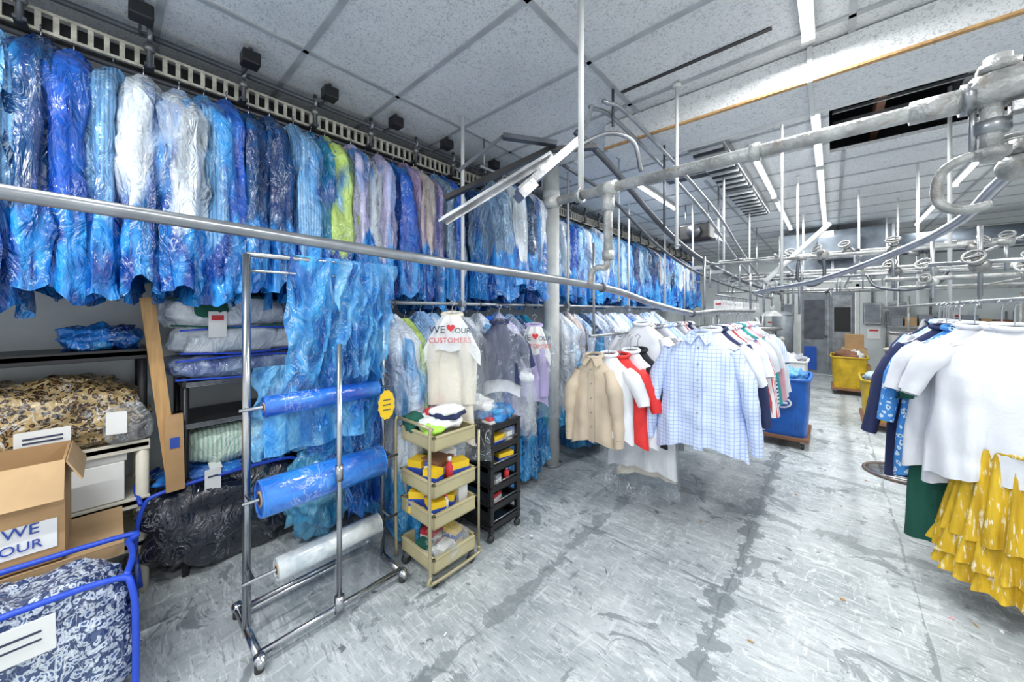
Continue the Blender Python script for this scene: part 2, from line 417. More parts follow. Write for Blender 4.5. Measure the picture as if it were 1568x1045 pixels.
def ceilmat(name,base0,base1):
    global N,L,v
    cm,nt,b,N,L=_base(name)
    v=coords(N,L)
    big=ramp(nz(1.1,4),.3,.7,base0,base1)
    stain=ramp(nz(2.0,6,.5),.62,.74,(0,0,0),(1,1,1))
    big=mixc(mth('MULTIPLY',stain,.35),big,(.55,.50,.40))
    nn=nz(44,4,1.8)
    sp=ramp(nn,.53,.60,(0,0,0),(1,1,1))
    c=mixc(mth('MULTIPLY',sp,.5),big,(.26,.28,.30))
    L.new(c,b.inputs['Base Color']); b.inputs['Roughness'].default_value=.45
    bp=N.new('ShaderNodeBump'); bp.inputs['Strength'].default_value=.5; bp.inputs['Distance'].default_value=.012; bp.invert=True
    L.new(nn,bp.inputs['Height']); L.new(bp.outputs['Normal'],b.inputs['Normal'])
    return cm
cm=ceilmat('acoustic_ceiling_tile',(.70,.72,.73),(.84,.85,.85))
cm2=ceilmat('acoustic_beam_tile',(.74,.76,.77),(.84,.85,.85))
grdM=M('ceiling_grid_tee',(.45,.47,.49),.5,var=.25)
wallM=M('painted_wall',(.74,.79,.80),.6,bump=.15,vscale=2,var=.22)
HX0,HX1,HY0,HY1=-.02,3.2,3.70,4.75
mb=MB('ceiling')
mb.bx((XL,YF,CH),(XR,HY0,CH+.03),cm); mb.bx((XL,HY1,CH),(XR,YB,CH+.03),cm)
mb.bx((XL,HY0,CH),(HX0,HY1,CH+.03),cm); mb.bx((HX1,HY0,CH),(XR,HY1,CH+.03),cm)
x=-2.36-1.22
while x<XR:
    if x>XL:
        mb.bx((x-.015,YF,CH-.010),(x+.015,HY0,CH+.001),grdM); mb.bx((x-.015,HY1,CH-.010),(x+.015,YB,CH+.001),grdM)
    x+=1.22
y=.78-.61*4
while y<YB:
    x1=XR if not(HY0<y<HY1) else HX0
    mb.bx((XL,y-.015,CH-.010),(x1,y+.015,CH+.001),grdM); y+=.61
mb.bx((-1.15,2.42,CH-.006),(-.25,2.45,CH-.001),blackM); mb.bx((-1.5,4.2,CH-.006),(-1.0,4.6,CH-.001),blackM)
mb.build()
voidM=M('dark_void',(.02,.022,.025),.9)
mb=MB('ceiling_cavity')
z0=CH+.03;z1=CH+.7
mb.bx((HX0-.3,HY0-.4,z1),(HX1+.3,HY1+.4,z1+.03),voidM)
mb.bx((HX0-.33,HY0-.43,z0),(HX0-.3,HY1+.4,z1),voidM); mb.bx((HX1+.3,HY0-.4,z0),(HX1+.33,HY1+.4,z1),voidM)
mb.bx((HX0-.3,HY0-.43,z0),(HX1+.3,HY0-.4,z1),voidM); mb.bx((HX0-.3,HY1+.4,z0),(HX1+.3,HY1+.43,z1),voidM)
for i,xx in enumerate((.3,.75,1.1,1.6,2.1,2.7)):
    mb.box((xx,4.25,CH+.22),(.05,1.7,.16),steel if i%2 else cTN)
mb.box((1.6,4.3,CH+.10),(3.2,.03,.03),steel); mb.box((1.6,4.0,CH+.08),(3.2,.02,.02),steel)
mb.tube([(HX0,4.5,CH+.14),(1.0,4.6,CH+.10),(3.0,4.3,CH+.16)],.03,steel)
mb.build()
mb=MB('ceiling_beam')
mb.bx((-1.42,2.76,2.965),(XR,3.22,CH-.011),cm2)
mb.bx((-1.43,2.745,2.955),(XR,2.775,2.968),wood); mb.bx((-1.43,3.205,2.955),(XR,3.235,2.975),whiteP)
for xx in (-.1,1.1): mb.bx((xx-.012,2.74,2.95),(xx+.012,3.24,CH-.011),whiteP)
mb.build()
mb=MB('wall_left'); mb.bx((XL-.1,YF,0),(XL,YB,CH+.03),wallM); mb.build()
mb=MB('wall_back')
mb.bx((XL,YB,0),(-.62,YB+.1,CH+.03),wallM); mb.bx((.42,YB,0),(XR,YB+.1,CH+.03),wallM); mb.bx((-.62,YB,2.2),(.42,YB+.1,CH+.03),wallM)
mb.build()
mb=MB('wall_right'); mb.bx((XR,2.5,0),(XR+.1,YB,CH+.03),wallM); mb.build()
mb=MB('door_1')
gD=M('grey_door_paint',(.26,.29,.33),.5,var=.3)
mb.bx((-.61,YB+.03,0),(.41,YB+.07,2.19),gD)
for a,bb in (((-.68,YB-.02,0),(-.62,YB-.001,2.26)),((.42,YB-.02,0),(.48,YB-.001,2.26)),((-.68,YB-.02,2.2),(.48,YB-.001,2.28))): mb.bx(a,bb,whiteP)
mb.bx((-.1,YB+.01,.1),(-.06,YB+.03,2.15),steel); mb.bx((-.55,YB+.01,.1),(-.30,YB+.03,.7),cRB); mb.bx((0,YB+.01,.1),(.36,YB+.03,2.0),steel)
mb.bx((.03,YB,1.1),(.33,YB+.01,1.7),blackM); mb.bx((-.55,YB+.01,.9),(-.15,YB+.03,1.9),darkrail)
mb.cyl((-.12,YB+.03,1.0),(-.12,YB-.04,1.0),.03,valveM)
mb.build()
mb=MB('electrical_panel')
for x0,z0,w,h in ((.55,1.3,.3,.5),(.95,1.45,.35,.35),(-1.0,1.35,.25,.45),(1.5,1.2,.2,.3)):
    mb.bx((x0,YB-.1,z0),(x0+w,YB-.002,z0+h),steel,.01); mb.bx((x0+.03,YB-.11,z0+.04),(x0+w-.03,YB-.1,z0+h-.04),gD)
    mb.cyl((x0+w/2,YB-.05,z0+h),(x0+w/2,YB-.05,CH-.02),.02,pipeM)
mb.build()
mb=MB('posted_notice')
for x0,z0,m in ((.62,.95,paper),(1.4,.9,paper),(1.9,1.3,paper),(-1.35,1.1,paper)):
    mb.bx((x0,YB-.012,z0),(x0+.22,YB-.001,z0+.3),m); mb.bx((x0+.03,YB-.015,z0+.18),(x0+.18,YB-.012,z0+.22),redL)
mb.build()
mb=MB('structural_column')
cp=M('white_column_paint',(.74,.75,.72),.5,bump=.3,bscale=15,var=.25,vscale=4)
mb.cyl((-2.2,3.08,0),(-2.2,3.08,CH-.012),.082,cp,24); mb.cyl((-2.2,3.08,0),(-2.2,3.08,.02),.11,steel,20)
mb.cyl((-2.2,3.08,2.78),(-2.2,3.08,2.86),.09,cp,24); mb.build()

# ------------------------------------------------------------------ lights
tubeE=bpy.data.materials.new('fluorescent_tube_glow'); tubeE.use_nodes=True
e=tubeE.node_tree.nodes['Principled BSDF']; e.inputs['Emission Color'].default_value=(1,1,1,1); e.inputs['Emission Strength'].default_value=5
def strip(x,y0,y1,power,z=CH-.05):
    mb=MB('fluorescent_light')
    mb.bx((x-.03,y0,z+.012),(x+.03,y1,CH-.011),whiteP)
    mb.cyl((x,y0+.03,z-.005),(x,y1-.03,z-.005),.014,tubeE,8)
    for yy in (y0+.01,y1-.01): mb.bx((x-.03,yy-.012,z-.02),(x+.03,yy+.012,z+.012),whiteP)
    o=mb.build()
    la=bpy.data.lights.new('tube_lamp','AREA'); la.shape='RECTANGLE'; la.size=.045; la.size_y=y1-y0-.05; la.energy=power
    la.color=(.99,1,.98)
    lo=bpy.data.objects.new('tube_lamp',la); COL.objects.link(lo); lo.location=(x,(y0+y1)/2,z-.03); lo.parent=o
K=.78
for x,y0,y1,p in ((-.10,1.45,2.6,50),(-.10,3.32,4.9,42),(-.10,5.0,8.6,66),(-.58,4.0,5.9,32),(-.58,6.1,8.4,32),(1.1,5.2,6.8,42),(1.1,7.6,9.4,45),
                  (-.6,9.6,11,50),(-1.5,-1.6,-.2,70),(.9,-1.4,0,62),(1.7,1.4,2.7,40),(-1.75,4.2,5.6,32),(-1.75,7.4,8.8,34),(2.6,5.4,6.8,40)):  # strips behind the camera and furthest out in X are added fill
    strip(x,y0,y1,p*K)
mb=MB('louvered_light_housing')
for k in range(2):
    y0=3.5+k*1.6
    mb.bx((-1.0,y0,CH-.10),(-.7,y0+1.5,CH-.011),steel,.01)
    for i in range(16): mb.box((-.85,y0+.08+i*.09,CH-.11),(.26,.012,.03),darkrail if i%2 else whiteP)
mb.build()
W=bpy.data.worlds.new('World'); S.world=W; W.use_nodes=True
W.node_tree.nodes['Background'].inputs[0].default_value=(.93,.97,1,1); W.node_tree.nodes['Background'].inputs[1].default_value=1.2

# ------------------------------------------------------------------ upper conveyor
XC=-2.85
mb=MB('garment_conveyor_rail')
mb.box((XC,4.75,3.05),(.02,11.4,.014),creamM); mb.box((XC,4.75,2.955),(.02,11.4,.014),creamM)
mb.box((XC-.06,4.75,3.0),(.01,11.4,.11),blackM)  # dark backing strip added so the ladder slots look dark
y=-.95
while y<10.4:
    mb.box((XC,y,3.0),(.016,.020,.09),creamM); y+=.055
mb.cyl((XC+.07,-.95,3.10),(XC+.07,10.4,3.10),.016,darkrail,10); mb.cyl((XC-.03,-.95,2.92),(XC-.03,10.4,2.92),.014,darkrail,8)
y=-.7
while y<10.3:
    mb.cyl((XC+.07,y,2.93),(XC+.07,y,CH-.012),.013,darkrail,8); mb.torus((XC+.07,y,3.10),.024,.012,steel,(0,1,0),12)
    mb.cyl((XC+.07,y,3.02),(XC+.07,y,3.05),.024,valveM,8); mb.box((XC+.035,y,2.945),(.09,.04,.016),darkrail); mb.box((XC+.045,y,3.07),(.06,.03,.03),steel)
    y+=.42
mb.build()
mb=MB('conveyor_motor_box')
for y in (-.35,.1,.55,1.0,1.5,2.0,2.6,3.3,4.2):
    mb.box((XC+.28,y,3.09),(.09,.09,.075),blackM,bev=.008); mb.cyl((XC+.28,y,3.12),(XC+.28,y,CH-.012),.012,darkrail,8)
    mb.beam((XC+.28,y,3.07),(XC+.08,y,3.09),.012,.012,darkrail)
mb.build()
pu=['white','sky','sky','royal','white','navy','sky','wht','black','white','sky','royal','grey','navy','lilac']
sp={7:'royal',8:'sky',9:'wht',10:'wht',11:'sky',12:'royal',13:'navy',14:'navy',15:'sky',16:'teal',17:'lime',18:'lime',19:'lilac',20:'wht',21:'lilac',22:'royal',23:'mauve',24:'tan',25:'mauve',26:'grey',27:'royal',28:'wht',29:'navy',30:'black',31:'navy',32:'wht',33:'mauve'}
bagged_row('bagged_garment_row',XC,-.95,3.0,.118,2.875,1.08,1.24,UP,pu,special=sp,seed0=1,ht=.078,nu=40,nv=28)
bagged_row('bagged_garment_row',XC,3.12,10.2,.14,2.875,1.02,1.18,UP,pu+['lilac','tan','white','white','wht','sky'],seed0=50,nu=26,nv=18)
bagged_row('bagged_garment_row',XC+.5,2.35,2.85,.14,2.80,.95,1.05,UP,pu,seed0=90,special={0:'grey',1:'wht',2:'black',3:'wht',4:'red'})
mb=MB('garment_spur_rail'); mb.cyl((XC+.5,2.2,2.9),(XC+.5,3.0,2.9),.014,steel); 
for y in (2.25,2.95): mb.cyl((XC+.5,y,2.9),(XC+.5,y,CH-.012),.01,steel)
mb.build()

# ------------------------------------------------------------------ lower row
mb=MB('hanging_rail')
mb.tube([(-2.25,1.2,1.66),(-2.25,6.6,1.66)],.014,steel)
for y in (1.87,3.4,5.0,6.5):
    mb.cyl((-2.2,y,1.6),(-2.2,y,CH-.012),.014,whiteP,10); mb.box((-2.22,y,1.66),(.08,.04,.05),steel,bev=.006)
for y in (1.3,2.1,2.7): mb.torus((-2.25,y,1.66),.02,.006,darkrail,(0,1,0),10)
mb.build()
pl=['white','wht','sky','white','navy','grey','wht','royal','grey','lilac','white','wht','tan']
bagged_row('long_bagged_garments',-2.30,1.32,2.84,.12,1.55,1.25,1.48,LO,pl,W=.42,seed0=130,special={0:'wht',1:'lime',2:'sky',3:'white',4:'white',5:'navy',6:'wht',9:'lilac',10:'grey',11:'navy',12:'teal',13:'teal'},ht=.08)
bagged_row('long_bagged_garment_row',-2.27,3.36,6.4,.135,1.55,1.20,1.46,LO,pl,W=.40,seed0=160,ht=.08)  # second stretch of the long bagged garments, beyond the column
def cape(name,x,y,z,L,W,yaw,mat,longm,txt=True):
    mb=MB(name)
    shirt(mb,x,y,z,L,W*.6,yaw,longm,.5,3.3,.05,.05,.012,nu=24,rail=.1,spread=.0)
    T=frame(x,y,z,yaw)
    def fn(u,v):
        s=u*2-1; hw=.06+(W/2-.06)*min(1,v*1.7)**.8
        w=.22*v*(1+.1*cos(s*6))+.10*abs(s)**1.6*min(1,v*2)
        return T(s*hw,-.085+.04*s*s-.01*sin(s*9),w-.01)
    mb.grid(fn,20,8,paper)
    bag(mb,x,y,z,L+.1,W+.02,yaw,CLEAR,8.1,ht=.10)
    o=mb.build()
    if txt:
        for t,sz,dx,w in (('WE',.07,-.085,.085),('OUR',.05,.085,.085),('CUSTOMERS',.05,0,.15)):
            cu=bpy.data.curves.new(t,'FONT'); cu.body=t; cu.size=sz; cu.align_x='CENTER'; cu.extrude=.0015
            cu.materials.append(inkM if t!='CUSTOMERS' else redL)
            to=bpy.data.objects.new('cape_lettering',cu); COL.objects.link(to); to.location=T(dx,-.108,w+.02); to.rotation_euler=(pi/2,0,yaw); to.parent=o
        hb=MB('heart_print')
        pts=[T(.0+.0022*16*sin(a)**3*.8+0.005,-.109,.07-.0018*(13*cos(a)-5*cos(2*a)-2*cos(3*a)-cos(4*a))) for a in [2*pi*i/28 for i in range(28)]]
        hb.add(pts,[list(range(28))],redL,False); h=hb.build(); h.parent=o
    return o
cape('promotional_cape_garment',-1.97,1.58,1.56,.86,.40,.75,cCR,cCR)
cape('promotional_cape_garment',-1.94,2.46,1.46,.66,.28,.7,cLB,cPU)
mb=MB('bagged_jersey'); shirt(mb,-1.94,2.02,1.50,.45,.34,.7,cNV,.22,5.5,.06,.02,.01,rail=.14,nu=24)
shirt(mb,-1.95,2.05,1.20,.25,.3,.7,cW,.02,5.9,.06,.02,.01,hang=False,nu=24); bag(mb,-1.94,2.02,1.50,.85,.42,.7,CLEAR,2.2); mb.build()

# ------------------------------------------------------------------ middle shirt racks
mb=MB('foreground_slick_rail')
railM=M('brushed_rail',(.38,.40,.43),.3,.85,var=.3,vscale=10)
mb.tube([(-1.535,-.5,1.905),(-1.45,-.17,1.88),(-1.195,.81,1.805),(-.94,1.79,1.73),(-.83,2.25,1.645),(-.73,2.70,1.585),(-.66,3.1,1.60),(-.66,4.8,1.60)],.019,railM,14)
for p in ((-.94,1.79,1.73),(-.73,2.7,1.585)): mb.torus(p,.021,.007,darkrail,(.2,1,0),14)
mb.cyl((-.70,2.9,1.60),(-.70,2.9,2.0),.010,steel); mb.cyl((-.66,4.6,1.6),(-.66,4.6,2.0),.010,steel)
mb.build()
mb=MB('hanging_check_shirt'); shirt(mb,-.70,2.78,1.43,.80,.52,.12,pCK,.62,1.1,.09,.04,.020,detail=True,nu=60,nv=36,hem=.04,rail=.15); mb.build()
mb=MB('hanging_shirt_row'); rnd=random.Random(3)
pp=[cW,cNV,pST,cW,pRD,cRB,cW,pBW,cTE,cW,cPK,cW,pST,cLB,cW]
for i,m in enumerate(pp):
    shirt(mb,-.66+rnd.uniform(-.02,.02),2.95+i*.115,1.45,.76+rnd.uniform(-.06,.05),.47,rnd.uniform(-.05,.12),m,.56 if i%3 else .25,i*1.3,.06,.02,.012,rail=.13)
mb.build()
mb=MB('lower_garment_rack_rail')
mb.tube([(-1.30,2.3,1.42),(-1.30,4.6,1.42)],.012,steel); 
for y in (2.35,4.5): mb.cyl((-1.30,y,1.42),(-1.30,y,2.1),.01,steel)
mb.build()
mb=MB('hanging_blouse_group')
shirt(mb,-1.38,2.50,1.24,.66,.34,.15,cBE,.5,2.1,.06,.02,.014,nu=40,nv=26,detail=True,rail=.14,spread=.03)
shirt(mb,-1.30,2.58,1.25,.62,.40,.1,cW,.25,2.4,.08,.0,.012,nu=30,rail=.13)
shirt(mb,-1.24,2.66,1.24,.66,.40,.2,redM,.3,2.7,.07,.02,.012,nu=30,rail=.13)
shirt(mb,-1.20,2.76,1.27,.70,.42,.1,cW,.5,3.0,.07,.02,.012,nu=30,slmat=cBK,rail=.13)
shirt(mb,-1.18,2.86,1.27,.72,.42,.1,cBK,.5,3.3,.06,.02,.012,rail=.13)
shirt(mb,-1.20,2.98,1.48,1.2,.46,.1,cW,.5,3.9,.08,.06,.02,rail=.0,nu=34)
shirt(mb,-1.23,3.12,1.47,1.3,.44,.3,cCR,.5,4.3,.08,.04,.02,rail=.0)
shirt(mb,-1.28,3.3,1.44,1.1,.44,0,cW,.5,4.6,.08,.04,.02,rail=.03); shirt(mb,-1.28,3.5,1.44,1.1,.44,0,cGR,.5,4.9,.08,.04,.02,rail=.03)
bag(mb,-1.24,3.0,1.30,1.22,.50,.1,CLEAR,6.6,ht=.12)
for i in range(8): shirt(mb,-1.28,3.65+i*.13,1.44,.85,.44,rnd.uniform(-.2,.2),[cW,cLB,pST,cGR,cW,pRD,cNV,cW][i],.5,i+7,.06,.02,.012,rail=.03,nu=18,nv=10)
mb.build()

# right foreground garments
mb=MB('right_slick_rail')
mb.tube([(.74,2.6,1.66),(.70,3.2,1.66),(.66,4.4,1.66),(.66,8.8,1.66)],.014,steel)
for y in (4.28,5.67,7.2,8.6):
    mb.cyl((.67,y,1.66),(.67,y,CH-.012 if y!=4.28 else CH+.15),.012,whiteP,10); mb.torus((.67,y,2.1),.02,.01,steel,(0,0,1),10)
mb.build()
mb=MB('hanging_white_shirt'); shirt(mb,.70,3.10,1.50,.80,.54,-.05,cW,.28,9.1,.11,.05,.036,nu=64,nv=34,hem=.02,rail=.15,spread=.10); mb.build()
mb=MB('hanging_tee_group')
shirt(mb,.69,3.24,1.50,.88,.52,0,cW,.28,9.6,.08,.04,.02,nu=36,nv=20,rail=.15,spread=.10)
shirt(mb,.62,3.36,1.50,.84,.52,.0,cW,.3,9.9,.08,.04,.02,nu=30,rail=.15)
shirt(mb,.58,3.46,1.48,.92,.50,.1,pBL,.5,10.3,.08,.04,.02,nu=30,rail=.17)
shirt(mb,.55,3.60,1.48,.98,.50,.1,cNV,.62,10.9,.09,.04,.02,nu=30,rail=.17,spread=.12)
for i in range(5): shirt(mb,.64,3.8+i*.16,1.5,.8,.46,.05,[cW,cGR,cW,cLB,cNV][i],.5,12+i,.07,.02,.01,nu=18,nv=10,rail=.15)
shirt(mb,.60,3.38,1.2,1.0,.46,0,cDG,.02,4.2,.09,.03,.03,nu=36,hang=False)
mb.build()
# pleated mustard cloth with fine pale brush marks
skM,nt,b,N,L=_base('yellow_print_skirt_cloth')
v=coords(N,L,(1,1,.16)); n1=_noise(N,L,v,75,2,.3); n2=_noise(N,L,coords(N,L),16,3,0)
f=_math(N,L,'MULTIPLY',_map(N,L,n1,.585,.625,0,1),_map(N,L,n2,.42,.52,0,.8))
base=_mix(N,L,_map(N,L,_noise(N,L,v,22,3,0),.4,.6,0,1),(.50,.31,.01),(.72,.47,.02))
L.new(_mix(N,L,f,base,(.86,.80,.58)),b.inputs['Base Color']); b.inputs['Roughness'].default_value=.7
mb=MB('tiered_yellow_skirt')
T=frame(.74,3.10,.88,-.05)
for tier,(w0,w1,h0,h1,am) in enumerate(((0,.48,.20,.28,.020),(.44,.62,.28,.31,.028),(.56,.72,.27,.30,.026))):
    def fn(u,v):
        a=u*2*pi; w=w0+(w1-w0)*v; hw=h0+(h1-h0)*v
        if tier>=1: w+=.05*cos(a+.6)*v
        f=am*(.35+.65*v)*(sin(a*23+tier)+.5*sin(a*37+v*2))
        return T((hw+f)*cos(a),(.11+.05*v+f)*sin(a),w)
    mb.grid(fn,150,14,skM,True)
mb.torus(T(0,0,0),.14,.012,skM,(0,0,1),24)
hanger(mb,.74,3.10,.80,-.05,.36,.5)
mb.build()

# ------------------------------------------------------------------ overhead machinery
def valve(mb,p,s=1,ax=(0,0,1),m=None):
    p=Vector(p); ax=Vector(ax).normalized(); m=m or pipeM
    mb.pillow(p,(.07*s,.07*s,.07*s),m,.9,.004,1,nu=12,nv=8,flatb=False)
    mb.cyl(p,p+ax*.07*s,.014*s,m,10); mb.cyl(p+ax*.03*s,p+ax*.045*s,.024*s,valveM,6)
    mb.torus(p+ax*.075*s,.035*s,.006*s,m,ax,16)
    side=ax.cross(Vector((.3,1,.2))).normalized()
    mb.cyl(p+ax*.075*s-side*.034*s,p+ax*.075*s+side*.034*s,.005*s,m,6)
mb=MB('overhead_steam_pipe')
Y0=1.485;Z0=2.15
mb.cyl((-1.07,Y0,Z0),(1.3,Y0,Z0),.022,pipeM,16)
for x,l in ((-1.05,.07),(-.9,.03),(-.75,.08),(-.2,.03),(.22,.12)): mb.cyl((x-l/2,Y0,Z0),(x+l/2,Y0,Z0),.031,pipeM,12)
mb.cyl((-.889,Y0,Z0),(-.889,Y0,CH-.012),.014,whiteP,12); mb.torus((-.889,Y0,Z0),.032,.008,steel,(1,0,0),14)
mb.cyl((-.75,Y0,Z0),(-.75,Y0,1.83),.019,pipeM,12); mb.cyl((-.75,Y0,2.05),(-.75,Y0,2.12),.028,pipeM,10); mb.cyl((-.75,Y0,1.83),(-.75,Y0,1.87),.026,pipeM,10)
mb.tube([(-.75,Y0,1.85),(-.76,Y0,1.80),(-.80,Y0,1.80),(-.83,Y0,1.78),(-.84,Y0,1.72)],.014,pipeM)
mb.pillow((.31,Y0,Z0+.01),(.11,.09,.09),pipeM,.7,.010,3,nu=22,nv=14,flatb=False,fr=20)
mb.cyl((.31,Y0,Z0),(.31,Y0,Z0+.09),.024,pipeM); mb.cyl((.31,Y0,Z0+.05),(.31,Y0,Z0+.07),.038,pipeM,6); mb.cyl((.25,Y0,Z0),(.27,Y0,Z0),.042,steel,8); mb.cyl((.36,Y0,Z0),(.38,Y0,Z0),.042,steel,8)
mb.cyl((.30,Y0,Z0),(.30,Y0,1.98),.020,pipeM); mb.cyl((.30,Y0,2.05),(.30,Y0,2.08),.033,steel,6); mb.cyl((.30,Y0,1.99),(.30,Y0,2.01),.033,pipeM,6)
mb.tube([(.30,Y0,2.0),(.26,Y0,2.0),(.225,Y0,1.98),(.21,Y0,1.94),(.215,Y0,1.89),(.25,Y0,1.865),(.30,Y0,1.87)],.012,pipeM)
mb.cyl((.27,Y0,2.15),(.27,Y0,2.0),.007,steel); valve(mb,(.40,Y0,2.05),1.1,(0,-1,.2)); valve(mb,(.36,Y0+.1,1.98),1,(0,0,1))
for k in range(3): mb.box((.34+.03*k,Y0-.01,2.1-.04*k),(.03,.03,.03),steel,rz=.4*k,bev=.004)
mb.build()
mb=MB('curved_trolley_rail')
mb.tube([(.55,1.15,2.03),(.38,1.61,1.99),(.346,2.05,1.93),(.24,2.63,1.896),(-.064,3.16,1.81),(-.4,3.7,1.78),(-.62,4.6,1.78),(-.62,6,1.78)],.017,railM,12)
mb.cyl((-.3,3.55,1.79),(-.3,3.55,CH-.012),.010,whiteP,8)
mb.build()
mb=MB('conveyor_incline_frame')
alu=M('sheet_aluminium',(.50,.51,.53),.32,.8,bump=.15,bscale=20,var=.4)
mb.beam((-1.80,1.34,2.14),(-1.36,1.88,2.60),.11,.012,alu); mb.beam((-1.80,1.38,2.16),(-1.36,1.92,2.62),.012,.06,alu)
mb.beam((-1.50,1.74,2.36),(-1.26,2.06,2.72),.10,.05,alu); mb.beam((-1.50,1.74,2.33),(-1.45,1.82,2.42),.13,.06,alu)
mb.beam((-1.95,1.50,2.36),(-1.42,1.95,2.68),.05,.03,blackM); mb.beam((-1.42,1.95,2.68),(-1.20,2.2,2.72),.05,.03,blackM)
mb.beam((-1.75,1.45,2.48),(-1.60,1.70,2.74),.02,.02,darkrail); mb.beam((-1.6,1.7,2.74),(-1.35,1.95,2.70),.05,.03,darkrail)
mb.tube([(-1.36,1.95,2.58),(-1.25,2.1,2.72),(-1.1,2.2,2.78),(-.98,2.3,2.72),(-.97,2.4,2.55)],.014,alu)
for dx in (0,.10):
    mb.tube([(-1.22+dx,2.15,2.98),(-1.15+dx,2.5,2.96),(-.98+dx,4.0,2.62),(-.92+dx,5.2,2.3),(-.9+dx,7,2.05),(-.9+dx,9,2.0)],.014,steel,8)
mb.tube([(-1.30,2.1,2.82),(-1.2,2.4,2.66),(-1.0,3.3,2.20),(-.8,4.65,1.97),(-.8,9,1.95)],.022,darkrail,8)
mb.tube([(-1.40,2.1,2.62),(-1.25,2.5,2.46),(-1.08,3.3,2.10),(-.9,4.65,1.90),(-.9,9,1.88)],.012,darkrail,8)
for y,x,z in ((2.35,-1.15,2.9),(3.0,-1.02,2.25)): mb.cyl((x,y,z),(x,y,CH-.22 if 2.76<y<3.22 else CH-.012),.010,darkrail,8)
mb.beam((-1.2,2.15,2.98),(-1.3,2.1,2.60),.03,.02,alu)
for i in range(10):
    y=3.4+i*.5; mb.box((-.85,y,1.98),(.14,.03,.03),steel)
mb.build()
mb=MB('rail_support_rod')
for x,y,z in ((-.796,2.59,2.03),(-.883,4.45,1.95),(-.91,6.25,1.95),(-.3,5.3,2.0),(-1.6,3.4,1.7),(-.35,7.4,2.0),(-1.45,5.4,1.9),(.25,6.3,2.0)):
    mb.cyl((x,y,z),(x,y,CH-.012),.011,whiteP,10); mb.torus((x,y,z+.02),.018,.007,steel,(0,0,1),10); mb.cyl((x,y,CH-.03),(x,y,CH-.012),.028,whiteP,10)
mb.build()
mb=MB('steam_manifold_piping')
rnd=random.Random(12)
for y,z,x0,x1,r in ((3.6,2.02,-.85,1.6,.014),(3.9,1.88,-.6,1.8,.011),(4.3,2.12,-.9,2.2,.018),(4.8,1.98,-.9,2.4,.014),(5.3,2.2,-.6,2.6,.022),(6.0,2.05,-1.6,3,.018),(6.8,2.18,-1.4,3,.02),(7.6,1.95,-1.6,3,.018),(8.2,2.1,-1.5,3.2,.018),(9.8,2.0,-1.2,3.4,.02)):
    mb.cyl((x0,y,z),(x1,y,z),r*.85,pipeM if r>.012 else steel,10)
    for k in range(6):
        x=rnd.uniform(x0,x1); mb.cyl((x-.03,y,z),(x+.03,y,z),r*1.4,pipeM if k%2 else darkrail,8)
        if k<4: mb.cyl((x,y,z),(x,y,z-rnd.uniform(.15,.32)),.009,steel,8)
    mb.cyl((x1-.1,y,z),(x1-.1,y,CH-.012),.01,whiteP,8)
for x,z in ((.15,2.0),(.95,2.1),(1.5,1.95),(-.35,2.06)):
    mb.cyl((x,3.6,z),(x,8.2,z),.012,pipeM,8)
mb.cyl((-.02,4.0,2.33),(-.42,3.65,1.85),.020,whiteP,12)
for p in ((-.05,3.6,2.03),(.1,4.3,2.13),(.32,3.6,2.03),(.52,3.9,1.89),(.66,3.6,2.0),(.80,3.3,1.80),(.45,3.3,1.78),(.95,4.3,2.1),(.2,4.8,1.98),(.6,5.3,2.18),(-.3,4.3,2.1),(1.2,4.8,1.98),(-.4,5.3,2.2),(.9,3.9,1.9),(.58,3.05,1.84),(.35,3.9,1.9)):
    valve(mb,p,rnd.uniform(.8,1.25),(rnd.uniform(-.5,.5),-.6,rnd.uniform(.2,1)),rnd.choice([pipeM,steel,pipeM,valveM]))
for x,y in ((.45,3.3),(.80,3.3),(.58,3.05),(.35,3.9)): mb.cyl((x,y,1.68),(x,y,2.05),.010,steel,8)
mb.cyl((.25,3.3,1.80),(1.4,3.3,1.80),.013,pipeM,8); mb.cyl((.4,3.05,1.86),(1.4,3.05,1.86),.011,steel,8)
mb.tube([(-.2,3.6,2.0),(-.2,3.6,1.85),(-.12,3.6,1.80),(-.05,3.6,1.85),(-.05,3.6,2.0)],.012,darkrail)
mb.tube([(.2,3.9,1.88),(.25,3.8,1.78),(.4,3.7,1.75),(.55,3.8,1.8),(.6,3.9,1.88)],.010,darkrail)
mb.build()
mb=MB('ventilation_duct')
dM=M('dusty_duct_metal',(.16,.19,.23),.5,.4,var=.4)
mb.bx((-.75,8.6,2.35),(.75,9.6,3.05),dM,.01); mb.bx((-.8,8.55,2.30),(.8,9.65,2.36),steel); mb.bx((-.2,8.3,2.5),(.35,8.6,2.9),dM,.01)
mb.cyl((.75,9.1,2.75),(2.6,9.1,2.75),.18,dM,20)
for x in (-.75,0,.75): mb.bx((x-.02,8.58,2.35),(x+.02,8.6,3.05),steel)
for x in (-.7,.7): mb.cyl((x,9,3.05),(x,9,CH-.012),.015,steel)
mb.build()
mb=MB('conveyor_drive_motor')
mb.box((-1.45,5.6,2.72),(.4,.3,.22),blackM,bev=.02); mb.cyl((-1.45,5.44,2.72),(-1.45,5.40,2.72),.09,darkrail,16); mb.box((-1.45,5.6,2.60),(.5,.06,.03),darkrail)
for dx in (-.15,.15): mb.cyl((-1.45+dx,5.6,2.8),(-1.45+dx,5.6,CH-.012),.01,steel)
mb.build()
mb=MB('hanging_tag_row'); rnd=random.Random(5)
mb.cyl((-1.05,4.9,1.80),(-1.05,8.1,1.80),.012,steel,8)
